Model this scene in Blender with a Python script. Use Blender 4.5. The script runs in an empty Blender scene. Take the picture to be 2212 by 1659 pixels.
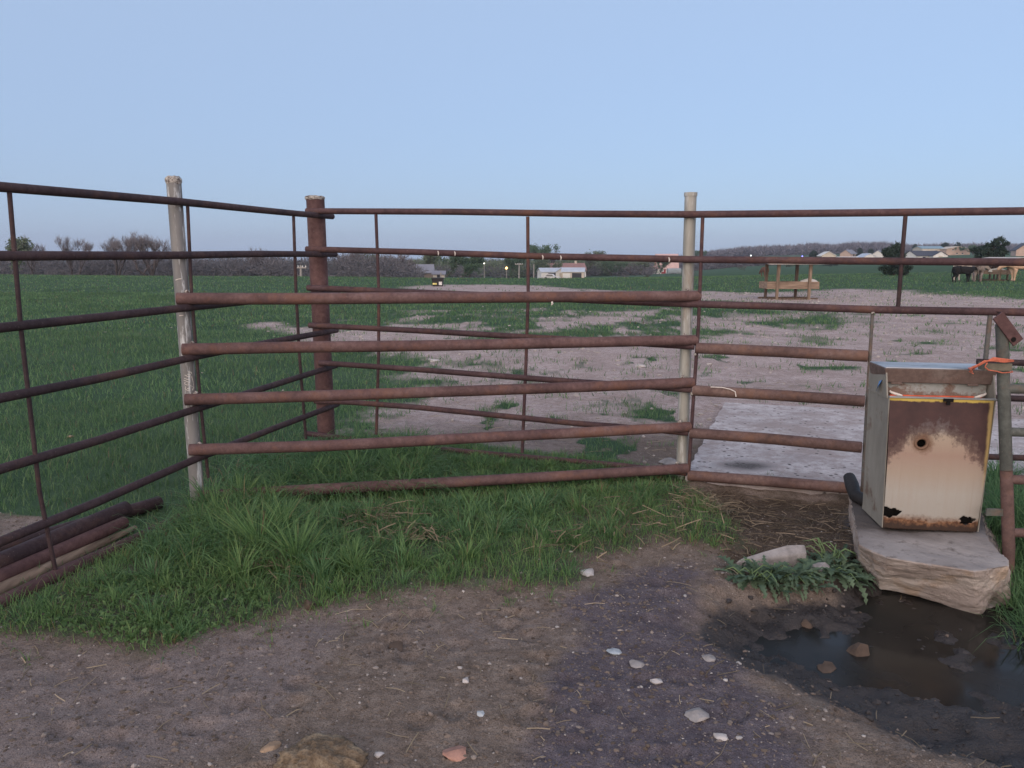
import bpy, bmesh, math, random
import numpy as np
from mathutils import Vector, Matrix, Euler
R = math.radians
SC = bpy.context.scene
COL = SC.collection
random.seed(7)
RNG = np.random.default_rng(11)

# ------------------------------------------------------------------ camera
CAM_H, PITCH, FPX = 1.5, R(9.3), 1661.0          # eye height, downward tilt, focal length for a 2212 px wide frame
cam = bpy.data.cameras.new('camera')
cam_ob = bpy.data.objects.new('camera', cam)
COL.objects.link(cam_ob)
cam.sensor_width = 36.0
cam.lens = 36.0 * FPX / 2212.0
cam.clip_start, cam.clip_end = 0.05, 6000.0
cam_ob.location = (0, 0, CAM_H)
cam_ob.rotation_euler = (R(90) - PITCH, 0, 0)
SC.camera = cam_ob

# ------------------------------------------------------------------ sky (clear dusk, last glow behind the camera)
world = bpy.data.worlds.new('World')
SC.world = world
world.use_nodes = True
wn, wl = world.node_tree.nodes, world.node_tree.links
wn.clear()
wout = wn.new('ShaderNodeOutputWorld')
sky = wn.new('ShaderNodeTexSky')
sky.sky_type = 'NISHITA'
sky.sun_disc = False
SUN_EL, SUN_AZ = R(14), R(215)                    # low in the west, behind the camera and to the left
sky.sun_elevation, sky.sun_rotation = SUN_EL, SUN_AZ
sky.air_density, sky.dust_density, sky.ozone_density = 1.0, 1.0, 4.0
bg1 = wn.new('ShaderNodeBackground'); bg1.inputs[1].default_value = 0.05
wl.new(sky.outputs[0], bg1.inputs[0])
tc = wn.new('ShaderNodeTexCoord')
sx = wn.new('ShaderNodeSeparateXYZ'); wl.new(tc.outputs['Generated'], sx.inputs[0])
rp = wn.new('ShaderNodeValToRGB'); wl.new(sx.outputs[2], rp.inputs[0])
e = rp.color_ramp.elements
e[0].position, e[0].color = 0.0, (.30, .385, .57, 1)
e[1].position, e[1].color = 1.0, (.30, .39, .54, 1)
q = e.new(.13); q.color = (.33, .42, .60, 1)
q = e.new(.35); q.color = (.365, .462, .63, 1)
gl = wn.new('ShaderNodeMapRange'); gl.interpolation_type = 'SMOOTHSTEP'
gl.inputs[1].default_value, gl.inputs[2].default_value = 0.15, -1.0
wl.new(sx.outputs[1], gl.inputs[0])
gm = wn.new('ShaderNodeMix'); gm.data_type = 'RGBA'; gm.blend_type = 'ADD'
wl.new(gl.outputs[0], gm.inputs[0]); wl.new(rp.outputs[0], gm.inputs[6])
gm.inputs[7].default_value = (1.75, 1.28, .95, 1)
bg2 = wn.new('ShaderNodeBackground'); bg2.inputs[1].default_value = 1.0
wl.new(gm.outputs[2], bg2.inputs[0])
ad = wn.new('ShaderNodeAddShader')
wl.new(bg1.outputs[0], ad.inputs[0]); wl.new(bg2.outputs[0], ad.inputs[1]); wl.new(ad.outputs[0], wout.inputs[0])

sun = bpy.data.lights.new('sun', 'SUN')
sun.energy, sun.angle, sun.color = 0.7, R(35), (1.0, .80, .64)
sun_ob = bpy.data.objects.new('sun', sun); COL.objects.link(sun_ob)
sd = Vector((math.sin(SUN_AZ) * math.cos(SUN_EL), math.cos(SUN_AZ) * math.cos(SUN_EL), math.sin(SUN_EL)))
sun_ob.rotation_euler = sd.to_track_quat('Z', 'Y').to_euler()

SC.view_settings.view_transform = 'Standard'
SC.view_settings.look = 'None'
SC.view_settings.gamma = 1
SC.view_settings.exposure = 0.0
SC.render.engine = 'CYCLES'
SC.cycles.max_bounces = 6
SC.cycles.transparent_max_bounces = 6

# ------------------------------------------------------------------ where things stand: sight lines of a survey of the photo
SP, CP = math.sin(PITCH), math.cos(PITCH)
def ray(px, py):
    r, d = (px - 1106.0) / FPX, (py - 829.5) / FPX
    return Vector((r, CP - d * SP, -SP - d * CP))
def on_z(px, py, z=0.0):
    v = ray(px, py); t = (z - CAM_H) / v.z
    return Vector((v.x * t, v.y * t, z))
def at_y(px, py, y):
    v = ray(px, py); t = y / v.y
    return Vector((v.x * t, y, CAM_H + v.z * t))
class Plane:                                       # vertical plane through two ground points
    def __init__(s, a, b, off=0.0):
        s.d = Vector((b[0] - a[0], b[1] - a[1], 0)).normalized()
        s.n = Vector((s.d.y, -s.d.x, 0))
        if s.n.y > 0: s.n = -s.n                   # towards the camera
        s.a = Vector((a[0], a[1], 0)) + s.n * off
    def hit(s, px, py):
        v = ray(px, py); o = Vector((0, 0, CAM_H))
        t = (s.a - o).dot(s.n) / v.dot(s.n)
        return o + v * t
    def off(s, k):
        q = Plane((s.a.x, s.a.y), (s.a.x + s.d.x, s.a.y + s.d.y)); q.n = s.n; q.a = s.a + s.n * k
        return q

# ------------------------------------------------------------------ mesh helpers
class MB:
    def __init__(s): s.v, s.f, s.sm, s.mi = [], [], [], []
    def add(s, vs, fs, smooth=False, mi=0):
        o = len(s.v); s.v += [tuple(p) for p in vs]
        for f in fs: s.f.append(tuple(i + o for i in f)); s.sm.append(smooth); s.mi.append(mi)
    def tube(s, pts, rad, seg=14, caps=True, mi=0, up=None, flat=1.0):
        pts = [Vector(p) for p in pts]
        rad = rad if isinstance(rad, (list, tuple)) else [rad] * len(pts)
        rings, prev = [], None
        for i, p in enumerate(pts):
            t = (pts[min(i + 1, len(pts) - 1)] - pts[max(i - 1, 0)]).normalized()
            if prev is None:
                a = Vector(up) if up else (Vector((0, 0, 1)) if abs(t.z) < .9 else Vector((1, 0, 0)))
            else: a = prev
            a = (a - t * a.dot(t)).normalized(); prev = a; b = t.cross(a)
            rings.append([p + (a * math.cos(2 * math.pi * k / seg) + b * math.sin(2 * math.pi * k / seg) * flat) * rad[i] for k in range(seg)])
        vs = [q for r in rings for q in r]
        fs = [(i * seg + k, i * seg + (k + 1) % seg, (i + 1) * seg + (k + 1) % seg, (i + 1) * seg + k) for i in range(len(pts) - 1) for k in range(seg)]
        s.add(vs, fs, True, mi)
        if caps:
            s.add(rings[0], [tuple(range(seg - 1, -1, -1))], False, mi); s.add(rings[-1], [tuple(range(seg))], False, mi)
    def hexa(s, p, mi=0):                          # 8 corners: bottom 4 (ccw), top 4
        s.add(p, [(3, 2, 1, 0), (4, 5, 6, 7), (0, 1, 5, 4), (1, 2, 6, 5), (2, 3, 7, 6), (3, 0, 4, 7)], False, mi)
    def box(s, c, d, rz=0, mi=0):
        c = Vector(c); x, y, z = d[0] / 2, d[1] / 2, d[2] / 2
        m = Matrix.Rotation(rz, 3, 'Z')
        s.hexa([c + m @ Vector(q) for q in ((-x, -y, -z), (x, -y, -z), (x, y, -z), (-x, y, -z), (-x, -y, z), (x, -y, z), (x, y, z), (-x, y, z))], mi)
    def build(s, name, mats, parent=None, bevel=0.0, loc=None):
        me = bpy.data.meshes.new(name)
        off = Vector(parent.location) if (parent is not None and loc is None) else Vector((0, 0, 0))
        if loc is not None: off = Vector(loc)
        vs = [(a[0] - off.x, a[1] - off.y, a[2] - off.z) for a in s.v] if loc is not None or parent is not None else s.v
        me.from_pydata(vs, [], s.f)
        me.polygons.foreach_set('use_smooth', s.sm)
        for m in (mats if isinstance(mats, (list, tuple)) else [mats]): me.materials.append(m)
        if any(s.mi): me.polygons.foreach_set('material_index', s.mi)
        me.update()
        o = bpy.data.objects.new(name, me); COL.objects.link(o)
        if parent is not None: o.parent = parent
        elif loc is not None: o.location = loc
        if bevel:
            b = o.modifiers.new('bevel', 'BEVEL'); b.width = bevel; b.segments = 2; b.limit_method = 'ANGLE'
        return o
def big_mesh(name, v, f, mat, cols=None, smooth=False):
    """v (n,3), f (m,k) arrays"""
    me = bpy.data.meshes.new(name)
    n, (m, k) = len(v), f.shape
    me.vertices.add(n); me.vertices.foreach_set('co', v.astype(np.float32).ravel())
    me.loops.add(m * k); me.loops.foreach_set('vertex_index', f.astype(np.int32).ravel())
    me.polygons.add(m); me.polygons.foreach_set('loop_start', np.arange(0, m * k, k, dtype=np.int32))
    me.polygons.foreach_set('use_smooth', np.full(m, smooth))
    me.update(calc_edges=True)
    if cols:
        for cn, c in cols.items():
            at = me.attributes.new(cn, 'FLOAT_COLOR', 'POINT'); at.data.foreach_set('color', c.astype(np.float32).ravel())
    me.materials.append(mat)
    o = bpy.data.objects.new(name, me); COL.objects.link(o)
    return o
def thing(name, label, cat, loc=(0, 0, 0), group=None, rz=0):
    o = bpy.data.objects.new(name, None); o.empty_display_size = .1
    COL.objects.link(o); o.location = loc; o.rotation_euler = (0, 0, rz)
    o['label'], o['category'] = label, cat
    if group: o['group'] = group
    return o
def tag(o, label, cat, group=None):
    o['label'], o['category'] = label, cat
    if group: o['group'] = group
    return o
def kind(o, k): o['kind'] = k; return o
def copy_tree(o, parent=None):
    c = o.copy(); COL.objects.link(c)
    if parent is not None: c.parent = parent
    for ch in list(o.children): copy_tree(ch, c)
    return c

# ------------------------------------------------------------------ noise (numpy)
def _h(ix, iy, s):
    n = (ix.astype(np.int64) * 374761393 + iy.astype(np.int64) * 668265263 + s * 974634621) & 0xffffffff
    n = ((n ^ (n >> 13)) * 1274126177) & 0xffffffff
    return ((n ^ (n >> 16)) & 0xffff) / 65535.0
def vnoise(x, y, s=0):
    ix, iy = np.floor(x), np.floor(y); fx, fy = x - ix, y - iy
    fx, fy = fx * fx * (3 - 2 * fx), fy * fy * (3 - 2 * fy)
    a, b, c, d = _h(ix, iy, s), _h(ix + 1, iy, s), _h(ix, iy + 1, s), _h(ix + 1, iy + 1, s)
    return (a * (1 - fx) + b * fx) * (1 - fy) + (c * (1 - fx) + d * fx) * fy
def fbm(x, y, s=0, o=4):
    t, a, w = 0, .5, 0
    for i in range(o): t = t + a * vnoise(x * 2 ** i + 17 * i, y * 2 ** i - 9 * i, s + i); w += a; a *= .55
    return t / w
def sstep(a, b, x):
    t = np.clip((x - a) / (b - a), 0, 1); return t * t * (3 - 2 * t)
def sdf(x, y, poly):                               # negative inside
    P = np.array(poly); d = np.full(np.shape(x), 1e18); ins = np.zeros(np.shape(x), bool)
    for i in range(len(P)):
        a, b = P[i], P[(i + 1) % len(P)]
        ex, ey = b - a; wx, wy = x - a[0], y - a[1]
        t = np.clip((wx * ex + wy * ey) / (ex * ex + ey * ey + 1e-12), 0, 1)
        d = np.minimum(d, (wx - ex * t) ** 2 + (wy - ey * t) ** 2)
        c = ((a[1] <= y) != (b[1] <= y)) & (x < ex * (y - a[1]) / (ey if abs(ey) > 1e-12 else 1e-12) + a[0])
        ins ^= c
    d = np.sqrt(d); return np.where(ins, -d, d)
def gp(pts): return [tuple(on_z(*p)[:2]) for p in pts]
def inside(x, y, poly, soft): return sstep(soft, -soft, sdf(x, y, poly))

# ------------------------------------------------------------------ procedural materials
class NT:
    def __init__(s, name):
        s.m = bpy.data.materials.new(name); s.m.use_nodes = True
        s.n, s.l = s.m.node_tree.nodes, s.m.node_tree.links
        s.b = s.n['Principled BSDF']; s.b.inputs['Specular IOR Level'].default_value = .3
        s.tc = s.n.new('ShaderNodeTexCoord')
    def obj(s, sc=(1, 1, 1)):
        mp = s.n.new('ShaderNodeMapping'); mp.inputs['Scale'].default_value = sc
        s.l.new(s.tc.outputs['Object'], mp.inputs[0]); return mp.outputs[0]
    def set(s, sock, v):
        if hasattr(v, 'is_output') or isinstance(v, bpy.types.NodeSocket): s.l.new(v, sock)
        elif isinstance(v, (tuple, list)) and len(v) == 3 and sock.type == 'RGBA': sock.default_value = (*v, 1)
        else: sock.default_value = v
    def noise(s, scale, detail=4, rough=.55, co=None, dist=0):
        t = s.n.new('ShaderNodeTexNoise'); t.inputs['Scale'].default_value = scale; t.inputs['Detail'].default_value = detail
        t.inputs['Roughness'].default_value = rough; t.inputs['Distortion'].default_value = dist
        s.l.new(co if co is not None else s.tc.outputs['Object'], t.inputs['Vector']); return t.outputs[0]
    def voro(s, scale, co=None, out=0):
        t = s.n.new('ShaderNodeTexVoronoi'); t.inputs['Scale'].default_value = scale
        s.l.new(co if co is not None else s.tc.outputs['Object'], t.inputs['Vector']); return t.outputs[out]
    def ramp(s, fac, *st):
        r = s.n.new('ShaderNodeValToRGB'); el = r.color_ramp.elements
        for i, (p, c) in enumerate(st):
            q = el[i] if i < 2 else el.new(p)
            q.position = p; q.color = (*c, 1) if isinstance(c, tuple) else (c, c, c, 1)
        s.set(r.inputs[0], fac); return r.outputs[0]
    def mix(s, fac, a, b, mode='MIX'):
        x = s.n.new('ShaderNodeMix'); x.data_type = 'RGBA'; x.blend_type = mode
        s.set(x.inputs[0], fac); s.set(x.inputs[6], a); s.set(x.inputs[7], b); return x.outputs[2]
    def math(s, op, a, b=0.0, c=None, clamp=False):
        x = s.n.new('ShaderNodeMath'); x.operation = op; x.use_clamp = clamp
        s.set(x.inputs[0], a); s.set(x.inputs[1], b)
        if c is not None: s.set(x.inputs[2], c)
        return x.outputs[0]
    def sep(s, v):
        x = s.n.new('ShaderNodeSeparateXYZ'); s.l.new(v, x.inputs[0]); return x.outputs
    def attr(s, name):
        x = s.n.new('ShaderNodeAttribute'); x.attribute_name = name; return x.outputs['Color']
    def bump(s, h, st=.3, dist=.01):
        b = s.n.new('ShaderNodeBump'); b.inputs['Strength'].default_value = st; b.inputs['Distance'].default_value = dist
        s.set(b.inputs['Height'], h); s.l.new(b.outputs[0], s.b.inputs['Normal'])
    def out(s, col, rough=.8, metal=0.0, **k):
        s.set(s.b.inputs['Base Color'], col); s.set(s.b.inputs['Roughness'], rough); s.set(s.b.inputs['Metallic'], metal)
        for a, v in k.items(): s.set(s.b.inputs[a.replace('_', ' ')], v)
        return s.m

def rust(name, dark, mid, light, spot=(.30, .13, .06), stretch=(1, 1, 1), grey=None):
    m = NT(name); co = m.obj(stretch)
    a = m.noise(2.6, 7, .68, co); b = m.noise(38, 4, .7, co); c = m.noise(2.1, 3, .5, co)
    col = m.ramp(a, (.30, dark), (.52, mid), (.72, light))
    col = m.mix(m.ramp(b, (.35, .0), (.75, .55)), col, tuple(x * .55 for x in dark))
    col = m.mix(m.ramp(m.math('MULTIPLY', m.noise(16, 5, .7, co), c), (.25, 0.), (.38, .6)), col, spot)
    col = m.mix(m.ramp(m.noise(120, 2, .5, co), (.69, 0.), (.78, .45)), col, (.34, .28, .25))
    m.bump(m.math('ADD', m.math('MULTIPLY', a, .6), b), .35, .004)
    return m.out(col, m.ramp(b, (.3, .62), (.7, .9)), 0.0)
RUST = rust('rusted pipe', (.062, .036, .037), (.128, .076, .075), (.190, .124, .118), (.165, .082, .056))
RUST_BACK = rust('shadowy rusted pipe', (.042, .025, .029), (.082, .047, .052), (.125, .078, .080), (.13, .065, .045))  # rust darkened in its colour to stand for backlit pipe
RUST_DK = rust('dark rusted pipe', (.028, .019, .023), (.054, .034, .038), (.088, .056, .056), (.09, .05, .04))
RUST_PURPLE = rust('oxide brown pipe', (.058, .032, .034), (.105, .056, .056), (.155, .088, .085), (.16, .095, .085))
RUST_BANK = rust('panel pipe', (.070, .043, .040), (.138, .087, .080), (.20, .138, .122), (.165, .09, .062))

def galv(name, base, flake, stain):
    m = NT(name); co = m.obj((1, 1, .25))
    a = m.noise(9, 5, .6, co); b = m.noise(26, 5, .7, m.obj((1, 1, .12))); c = m.noise(60, 3, .6)
    col = m.ramp(a, (.3, tuple(x * .72 for x in base)), (.6, base), (.8, tuple(min(1, x * 1.25) for x in base)))
    col = m.mix(m.ramp(b, (.545, 0.), (.60, .9)), col, flake)
    col = m.mix(m.ramp(m.noise(7, 5, .7, co), (.56, 0.), (.70, .75)), col, stain)
    m.bump(m.math('ADD', b, m.math('MULTIPLY', c, .4)), .3, .003)
    return m.out(col, .62, .25)
GALV = galv('weathered galvanised pipe', (.36, .36, .33), (.46, .47, .46), (.20, .13, .085))
GALV_FLAKE = galv('flaking painted pipe', (.235, .235, .235), (.55, .58, .60), (.17, .12, .09))

def weld():
    m = NT('rough weld cap'); a = m.noise(70, 4, .7)
    m.bump(a, .8, .01)
    return m.out(m.ramp(a, (.4, (.07, .05, .045)), (.55, (.42, .40, .37)), (.75, (.55, .53, .50))), .8)
WELD = weld()

def wood(name, a, b, scale=1.0, axis=0):
    m = NT(name); sc = [14 * scale] * 3; sc[axis] = 1.1 * scale
    co = m.obj(tuple(sc)); g = m.noise(2.2, 6, .6, co, .4); s = m.noise(7, 3, .6, co)
    col = m.ramp(g, (.3, tuple(x * .55 for x in a)), (.5, a), (.72, b))
    col = m.mix(m.ramp(m.noise(3.0, 4), (.5, 0.), (.75, .5)), col, tuple(x * .5 for x in a))
    m.bump(m.math('ADD', g, s), .35, .006)
    return m.out(col, .85)

def plain(name, col, rough=.7, var=.25, scale=6, bump=.0, metal=0.0, spec=.3):
    m = NT(name); a = m.noise(scale, 5, .6)
    c = m.ramp(a, (.3, tuple(x * (1 - var) for x in col)), (.7, tuple(min(1, x * (1 + var)) for x in col)))
    if bump: m.bump(m.noise(scale * 6, 4, .6), bump, .01)
    m.b.inputs['Specular IOR Level'].default_value = spec
    return m.out(c, rough, metal)
def lamp_mat(name, col, st):
    m = NT(name); m.b.inputs['Emission Color'].default_value = (*col, 1); m.b.inputs['Emission Strength'].default_value = st
    return m.out(col, .4)
def stone(name, col, scale=14):
    m = NT(name); a = m.noise(scale, 6, .65); b = m.noise(scale * 5, 3, .6)
    c = m.ramp(a, (.28, tuple(x * .55 for x in col)), (.5, col), (.75, tuple(min(1, x * 1.35) for x in col)))
    c = m.mix(m.ramp(b, (.55, 0.), (.8, .5)), c, tuple(x * .6 for x in col))
    m.bump(m.math('ADD', a, m.math('MULTIPLY', b, .5)), .5, .008)
    return m.out(c, .9)

def leaf(name, a, b, trans=.35, island=True):
    """foliage: colour differs from leaf to leaf"""
    m = NT(name)
    if island:
        g = m.n.new('ShaderNodeNewGeometry'); f = g.outputs['Random Per Island']
    else: f = m.noise(3)
    col = m.ramp(f, (.0, a), (1., b))
    m.out(col, .65)
    tr = m.n.new('ShaderNodeBsdfTranslucent'); m.set(tr.inputs[0], col)
    mx = m.n.new('ShaderNodeMixShader'); mx.inputs[0].default_value = trans
    m.l.new(m.b.outputs[0], mx.inputs[1]); m.l.new(tr.outputs[0], mx.inputs[2])
    m.l.new(mx.outputs[0], m.n['Material Output'].inputs[0])
    return m.m
def blade_mat():
    m = NT('grass blades'); col = m.attr('tint'); m.out(col, .6)
    tr = m.n.new('ShaderNodeBsdfTranslucent'); m.set(tr.inputs[0], col)
    mx = m.n.new('ShaderNodeMixShader'); mx.inputs[0].default_value = .45
    m.l.new(m.b.outputs[0], mx.inputs[1]); m.l.new(tr.outputs[0], mx.inputs[2])
    m.l.new(mx.outputs[0], m.n['Material Output'].inputs[0])
    return m.m
BLADE = blade_mat()

def ground_mat():
    m = NT('soil and pasture')
    ms, m2 = m.attr('mask'), m.attr('mask2')      # mask: grass, wet, damp gravel   mask2: grey dry dust, brown thatch, pink gravel
    s1 = m.n.new('ShaderNodeSeparateColor'); m.l.new(ms, s1.inputs[0]); G, W, D = s1.outputs
    s2 = m.n.new('ShaderNodeSeparateColor'); m.l.new(m2, s2.inputs[0]); T, B, P = s2.outputs
    n1, n2, n3, n4 = m.noise(2.3, 6, .6), m.noise(11, 6, .7), m.noise(60, 4, .7), m.noise(210, 3, .7)
    brown = m.ramp(n2, (.28, (.135, .106, .085)), (.5, (.215, .174, .146)), (.74, (.285, .24, .205)))
    grey = m.ramp(n2, (.28, (.15, .123, .115)), (.5, (.23, .193, .182)), (.74, (.30, .257, .245)))
    damp = m.ramp(n2, (.28, (.080, .069, .082)), (.5, (.128, .112, .130)), (.74, (.185, .165, .182)))
    pink = m.ramp(n2, (.28, (.34, .27, .255)), (.5, (.53, .435, .415)), (.74, (.64, .56, .535)))
    thatch = m.ramp(n3, (.3, (.070, .052, .040)), (.55, (.125, .095, .072)), (.8, (.22, .175, .13)))
    mud = m.ramp(n2, (.3, (.016, .013, .013)), (.55, (.034, .029, .028)), (.8, (.060, .050, .046)))
    def soft(a, k=.5): return m.ramp(m.math('ADD', a, m.math('MULTIPLY', m.math('SUBTRACT', n1, .5), k)), (.22, 0.), (.78, 1.))
    col = m.mix(soft(T), brown, grey)
    pink = m.mix(m.ramp(m.noise(1.3, 6, .7), (.42, .7), (.58, 0.)), pink, (.37, .295, .27))
    col = m.mix(soft(P, .9), col, pink)
    col = m.mix(soft(D, .4), col, damp)
    col = m.mix(soft(B, .8), col, thatch)
    # grit: crumbs of stone in the soil
    v = m.voro(95, out=1)
    vs = m.n.new('ShaderNodeSeparateColor'); m.l.new(v, vs.inputs[0])
    grit = m.math('MULTIPLY', m.ramp(vs.outputs[0], (.86, 0.), (.90, 1.)), m.ramp(m.voro(95), (.25, 1.), (.42, 0.)))
    col = m.mix(m.math('MULTIPLY', grit, .45), col, (.34, .31, .29))
    col = m.mix(m.ramp(n4, (.36, .75), (.52, 0.)), col, (.055, .045, .04))
    col = m.mix(m.ramp(n3, (.62, 0.), (.80, .35)), col, (.33, .29, .26))
    n5 = m.noise(27, 5, .75)
    col = m.mix(m.ramp(n5, (.36, .6), (.50, 0.)), col, m.mix(.5, col, (.03, .024, .02)))
    col = m.mix(m.ramp(n5, (.56, 0.), (.72, .4)), col, m.mix(.35, col, (.5, .45, .41)))
    grass = m.ramp(m.noise(.55, 5, .65), (.3, (.040, .076, .046)), (.5, (.060, .106, .062)), (.72, (.088, .138, .080)))
    grass = m.mix(m.ramp(n3, (.4, .0), (.75, .6)), grass, (.030, .055, .026))
    gf = m.ramp(m.math('ADD', G, m.math('MULTIPLY', m.math('SUBTRACT', m.math('ADD', m.math('MULTIPLY', n2, .6), m.math('MULTIPLY', n3, .4)), .5), .9)), (.32, 0.), (.72, 1.))
    col = m.mix(gf, col, grass)
    wf = m.ramp(m.math('ADD', W, m.math('MULTIPLY', m.math('SUBTRACT', n2, .5), .5)), (.35, 0.), (.6, 1.))
    col = m.mix(wf, col, mud)
    rough = m.mix(wf, (.92, .92, .92), m.ramp(n2, (.38, .14), (.6, .6)))
    m.set(m.b.inputs['Specular IOR Level'], m.ramp(wf, (0., .06), (1., .5)))
    m.bump(m.math('ADD', m.math('MULTIPLY', n3, .9), m.math('ADD', n5, m.math('MULTIPLY', n4, .35))), .65, .02)
    return m.out(col, rough)
GROUND = ground_mat()

# ------------------------------------------------------------------ the land
MOUND = gp([(-400, 1560), (-60, 1330), (150, 1235), (300, 1160), (420, 1090), (520, 1020), (640, 985), (760, 960), (1000, 965), (1200, 990), (1330, 1005), (1480, 1035), (1530, 1070), (1590, 1120), (1610, 1160),
            (1540, 1188), (1440, 1180), (1330, 1195), (1262, 1225), (1240, 1283), (1050, 1285), (950, 1290), (820, 1308), (700, 1330), (560, 1350), (450, 1388), (330, 1415), (200, 1400), (60, 1390), (-60, 1400), (-350, 1600)])
BASIN = gp([(1490, 1345), (1560, 1290), (1660, 1262), (1760, 1250), (1830, 1225), (1850, 1170), (1850, 1100), (2150, 1170), (2330, 1225), (2500, 1290), (2500, 1700), (2250, 1650), (2000, 1585), (1860, 1528), (1730, 1455), (1600, 1405)])
POOL = gp([(1650, 1345), (1760, 1322), (1850, 1245), (1850, 1190), (2150, 1130), (2340, 1215), (2500, 1300), (2500, 1470), (2212, 1462), (2050, 1432), (1900, 1408), (1780, 1385), (1690, 1370)])
BANK = gp([(1480, 1050), (1560, 1052), (1700, 1058), (1850, 1070), (1845, 1160), (1830, 1225), (1760, 1235), (1600, 1225), (1560, 1190), (1610, 1150), (1540, 1100)])
WEDGE = gp([(1262, 1300), (1330, 1250), (1400, 1225), (1500, 1225), (1550, 1250), (1500, 1340), (1590, 1405), (1650, 1500), (1690, 1580), (1720, 1720), (1130, 1720), (1170, 1560), (1215, 1440)])
LEFTGREY = gp([(-600, 1500), (0, 1410), (330, 1425), (560, 1360), (760, 1330), (700, 1440), (560, 1540), (420, 1640), (300, 1720), (-600, 1720)])
DUSTY = gp([(700, 1335), (1230, 1290), (1240, 1400), (1000, 1440), (760, 1430)])
TALL_R = gp([(2125, 1040), (2212, 1030), (2500, 1060), (2520, 1380), (2225, 1345), (2195, 1280), (2165, 1200), (2130, 1150)])
D1 = gp([(870, 622), (950, 614), (1150, 616), (1300, 628), (1500, 630), (1700, 632), (1830, 625), (1960, 628), (2100, 642), (2300, 655), (2300, 690), (2060, 690), (1880, 668), (1600, 655), (1300, 640), (1000, 640)])
D2 = gp([(430, 704), (560, 698), (690, 703), (860, 720), (1000, 733), (1130, 740), (1000, 765), (850, 745), (700, 742), (600, 735), (460, 716)])
D3 = gp([(1130, 748), (1300, 738), (1480, 745), (1600, 722), (1850, 702), (2212, 690), (2500, 720), (2600, 1100), (1480, 1034), (1200, 988), (1000, 968), (800, 960), (740, 925), (850, 880), (1000, 852), (1250, 850), (1350, 838), (1200, 800)])
D4 = gp([(-80, 1120), (60, 1120), (95, 1150), (40, 1180), (-80, 1190)])
PROF = [(0, [0, 72, 120, 300, 1500], [0, 0, -2.4, -4, -4]), (700, [0, 64, 120, 300, 1500], [0, 0, -2.5, -4, -4]),
        (1100, [0, 57, 110, 200, 350, 1500], [0, 0, -1.9, -4.2, -5.6, -4]), (1430, [0, 60, 150, 350, 600, 1500], [0, 0, -2.1, -5.5, -3, 0]),
        (1600, [0, 60, 150, 250, 400, 600, 1500], [0, 0, -1.0, -1.6, -1, 3.5, 8]), (1780, [0, 70, 150, 250, 400, 600, 1500], [0, 0, -.6, -1.0, 1, 5, 9]),
        (2030, [0, 70, 150, 300, 600, 1500], [0, .1, .8, 2.7, 6, 9]), (2400, [0, 70, 150, 300, 600, 1500], [0, .3, 1.4, 3.6, 7, 10])]
def far_h(x, y):
    px = np.clip(1106 + FPX * x / np.maximum(y, .5), 0, 2400); d = np.maximum(y, 0)
    zs = np.array([np.interp(d, a, b) for _, a, b in PROF]); ks = np.array([p for p, _, _ in PROF], float)
    i = np.clip(np.searchsorted(ks, px, side='right') - 1, 0, len(ks) - 2)
    f = (px - ks[i]) / (ks[i + 1] - ks[i]); j = np.arange(px.size).reshape(px.shape)
    z2 = zs.reshape(len(ks), -1)
    return (z2[i.ravel(), j.ravel()] * (1 - f.ravel()) + z2[i.ravel() + 1, j.ravel()] * f.ravel()).reshape(px.shape)
WATER_Z = -.135
POCKETS = [(*on_z(px, py, -.13)[:2], r) for px, py, r in [(1750, 1403, .06), (1846, 1462, .075), (2194, 1478, .09), (1625, 1350, .05), (2020, 1505, .06), (2110, 1535, .045)]]
HOOVES = [(yy * u, yy, a) for yy, u, a in zip(np.sqrt(np.random.default_rng(3).uniform(1.9 ** 2, 3.7 ** 2, 95)), np.random.default_rng(4).uniform(-.7, .75, 95), np.random.default_rng(5).uniform(0, 6.28, 95))]
def height(x, y, fine=True):
    x, y = np.asarray(x, float), np.asarray(y, float)
    z = far_h(x, y)
    near = sstep(14, 7, y) * sstep(9, 6, np.abs(x))
    mo = inside(x, y, MOUND, .22)
    z = z + near * mo * (.012 + .028 * fbm(x * 1.7, y * 1.7, 3))
    ba = inside(x, y, BASIN, .16); bk = inside(x, y, BANK, .14)
    po = inside(x, y, POOL, .16)
    lump = (fbm(x * 5.5, y * 5.5, 21, 3) - .5) * .080 + (fbm(x * 17, y * 17, 22, 3) - .5) * .042
    z = z - near * np.maximum(ba * (.106 + .052 * po) - ba * lump, bk * .075)
    mid = sstep(60, 20, y)
    z = z + mid * .06 * (fbm(x * .5, y * .5, 5) - .5) * sstep(3.5, 7, y)
    for hx, hy, r in POCKETS: z = z - .042 * np.exp(-(((x - hx) / (r * 1.5)) ** 2 + ((y - hy) / r) ** 2))
    z = z - near * .03 * np.exp(-((y - (4.37 + (x + 1.83) * .217) + .06) / .16) ** 2) * sstep(-1.5, -1.2, x) * sstep(1.3, 1.1, x)
    if fine:
        for hx, hy, ha in HOOVES:
            k = (np.abs(x - hx) < .12) & (np.abs(y - hy) < .12)
            if k.any():
                u, v = (x[k] - hx) * math.cos(ha) + (y[k] - hy) * math.sin(ha), -(x[k] - hx) * math.sin(ha) + (y[k] - hy) * math.cos(ha)
                r = np.sqrt((u / .055) ** 2 + (v / .042) ** 2); z[k] += -.014 * sstep(1.1, .7, r) + .006 * np.exp(-((r - 1.25) / .25) ** 2)
        z = z + near * ((fbm(x * 4, y * 4, 7) - .5) * .030 + (fbm(x * 15, y * 15, 8) - .5) * .013 * sstep(6.5, 4.5, y))
    return z
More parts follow.
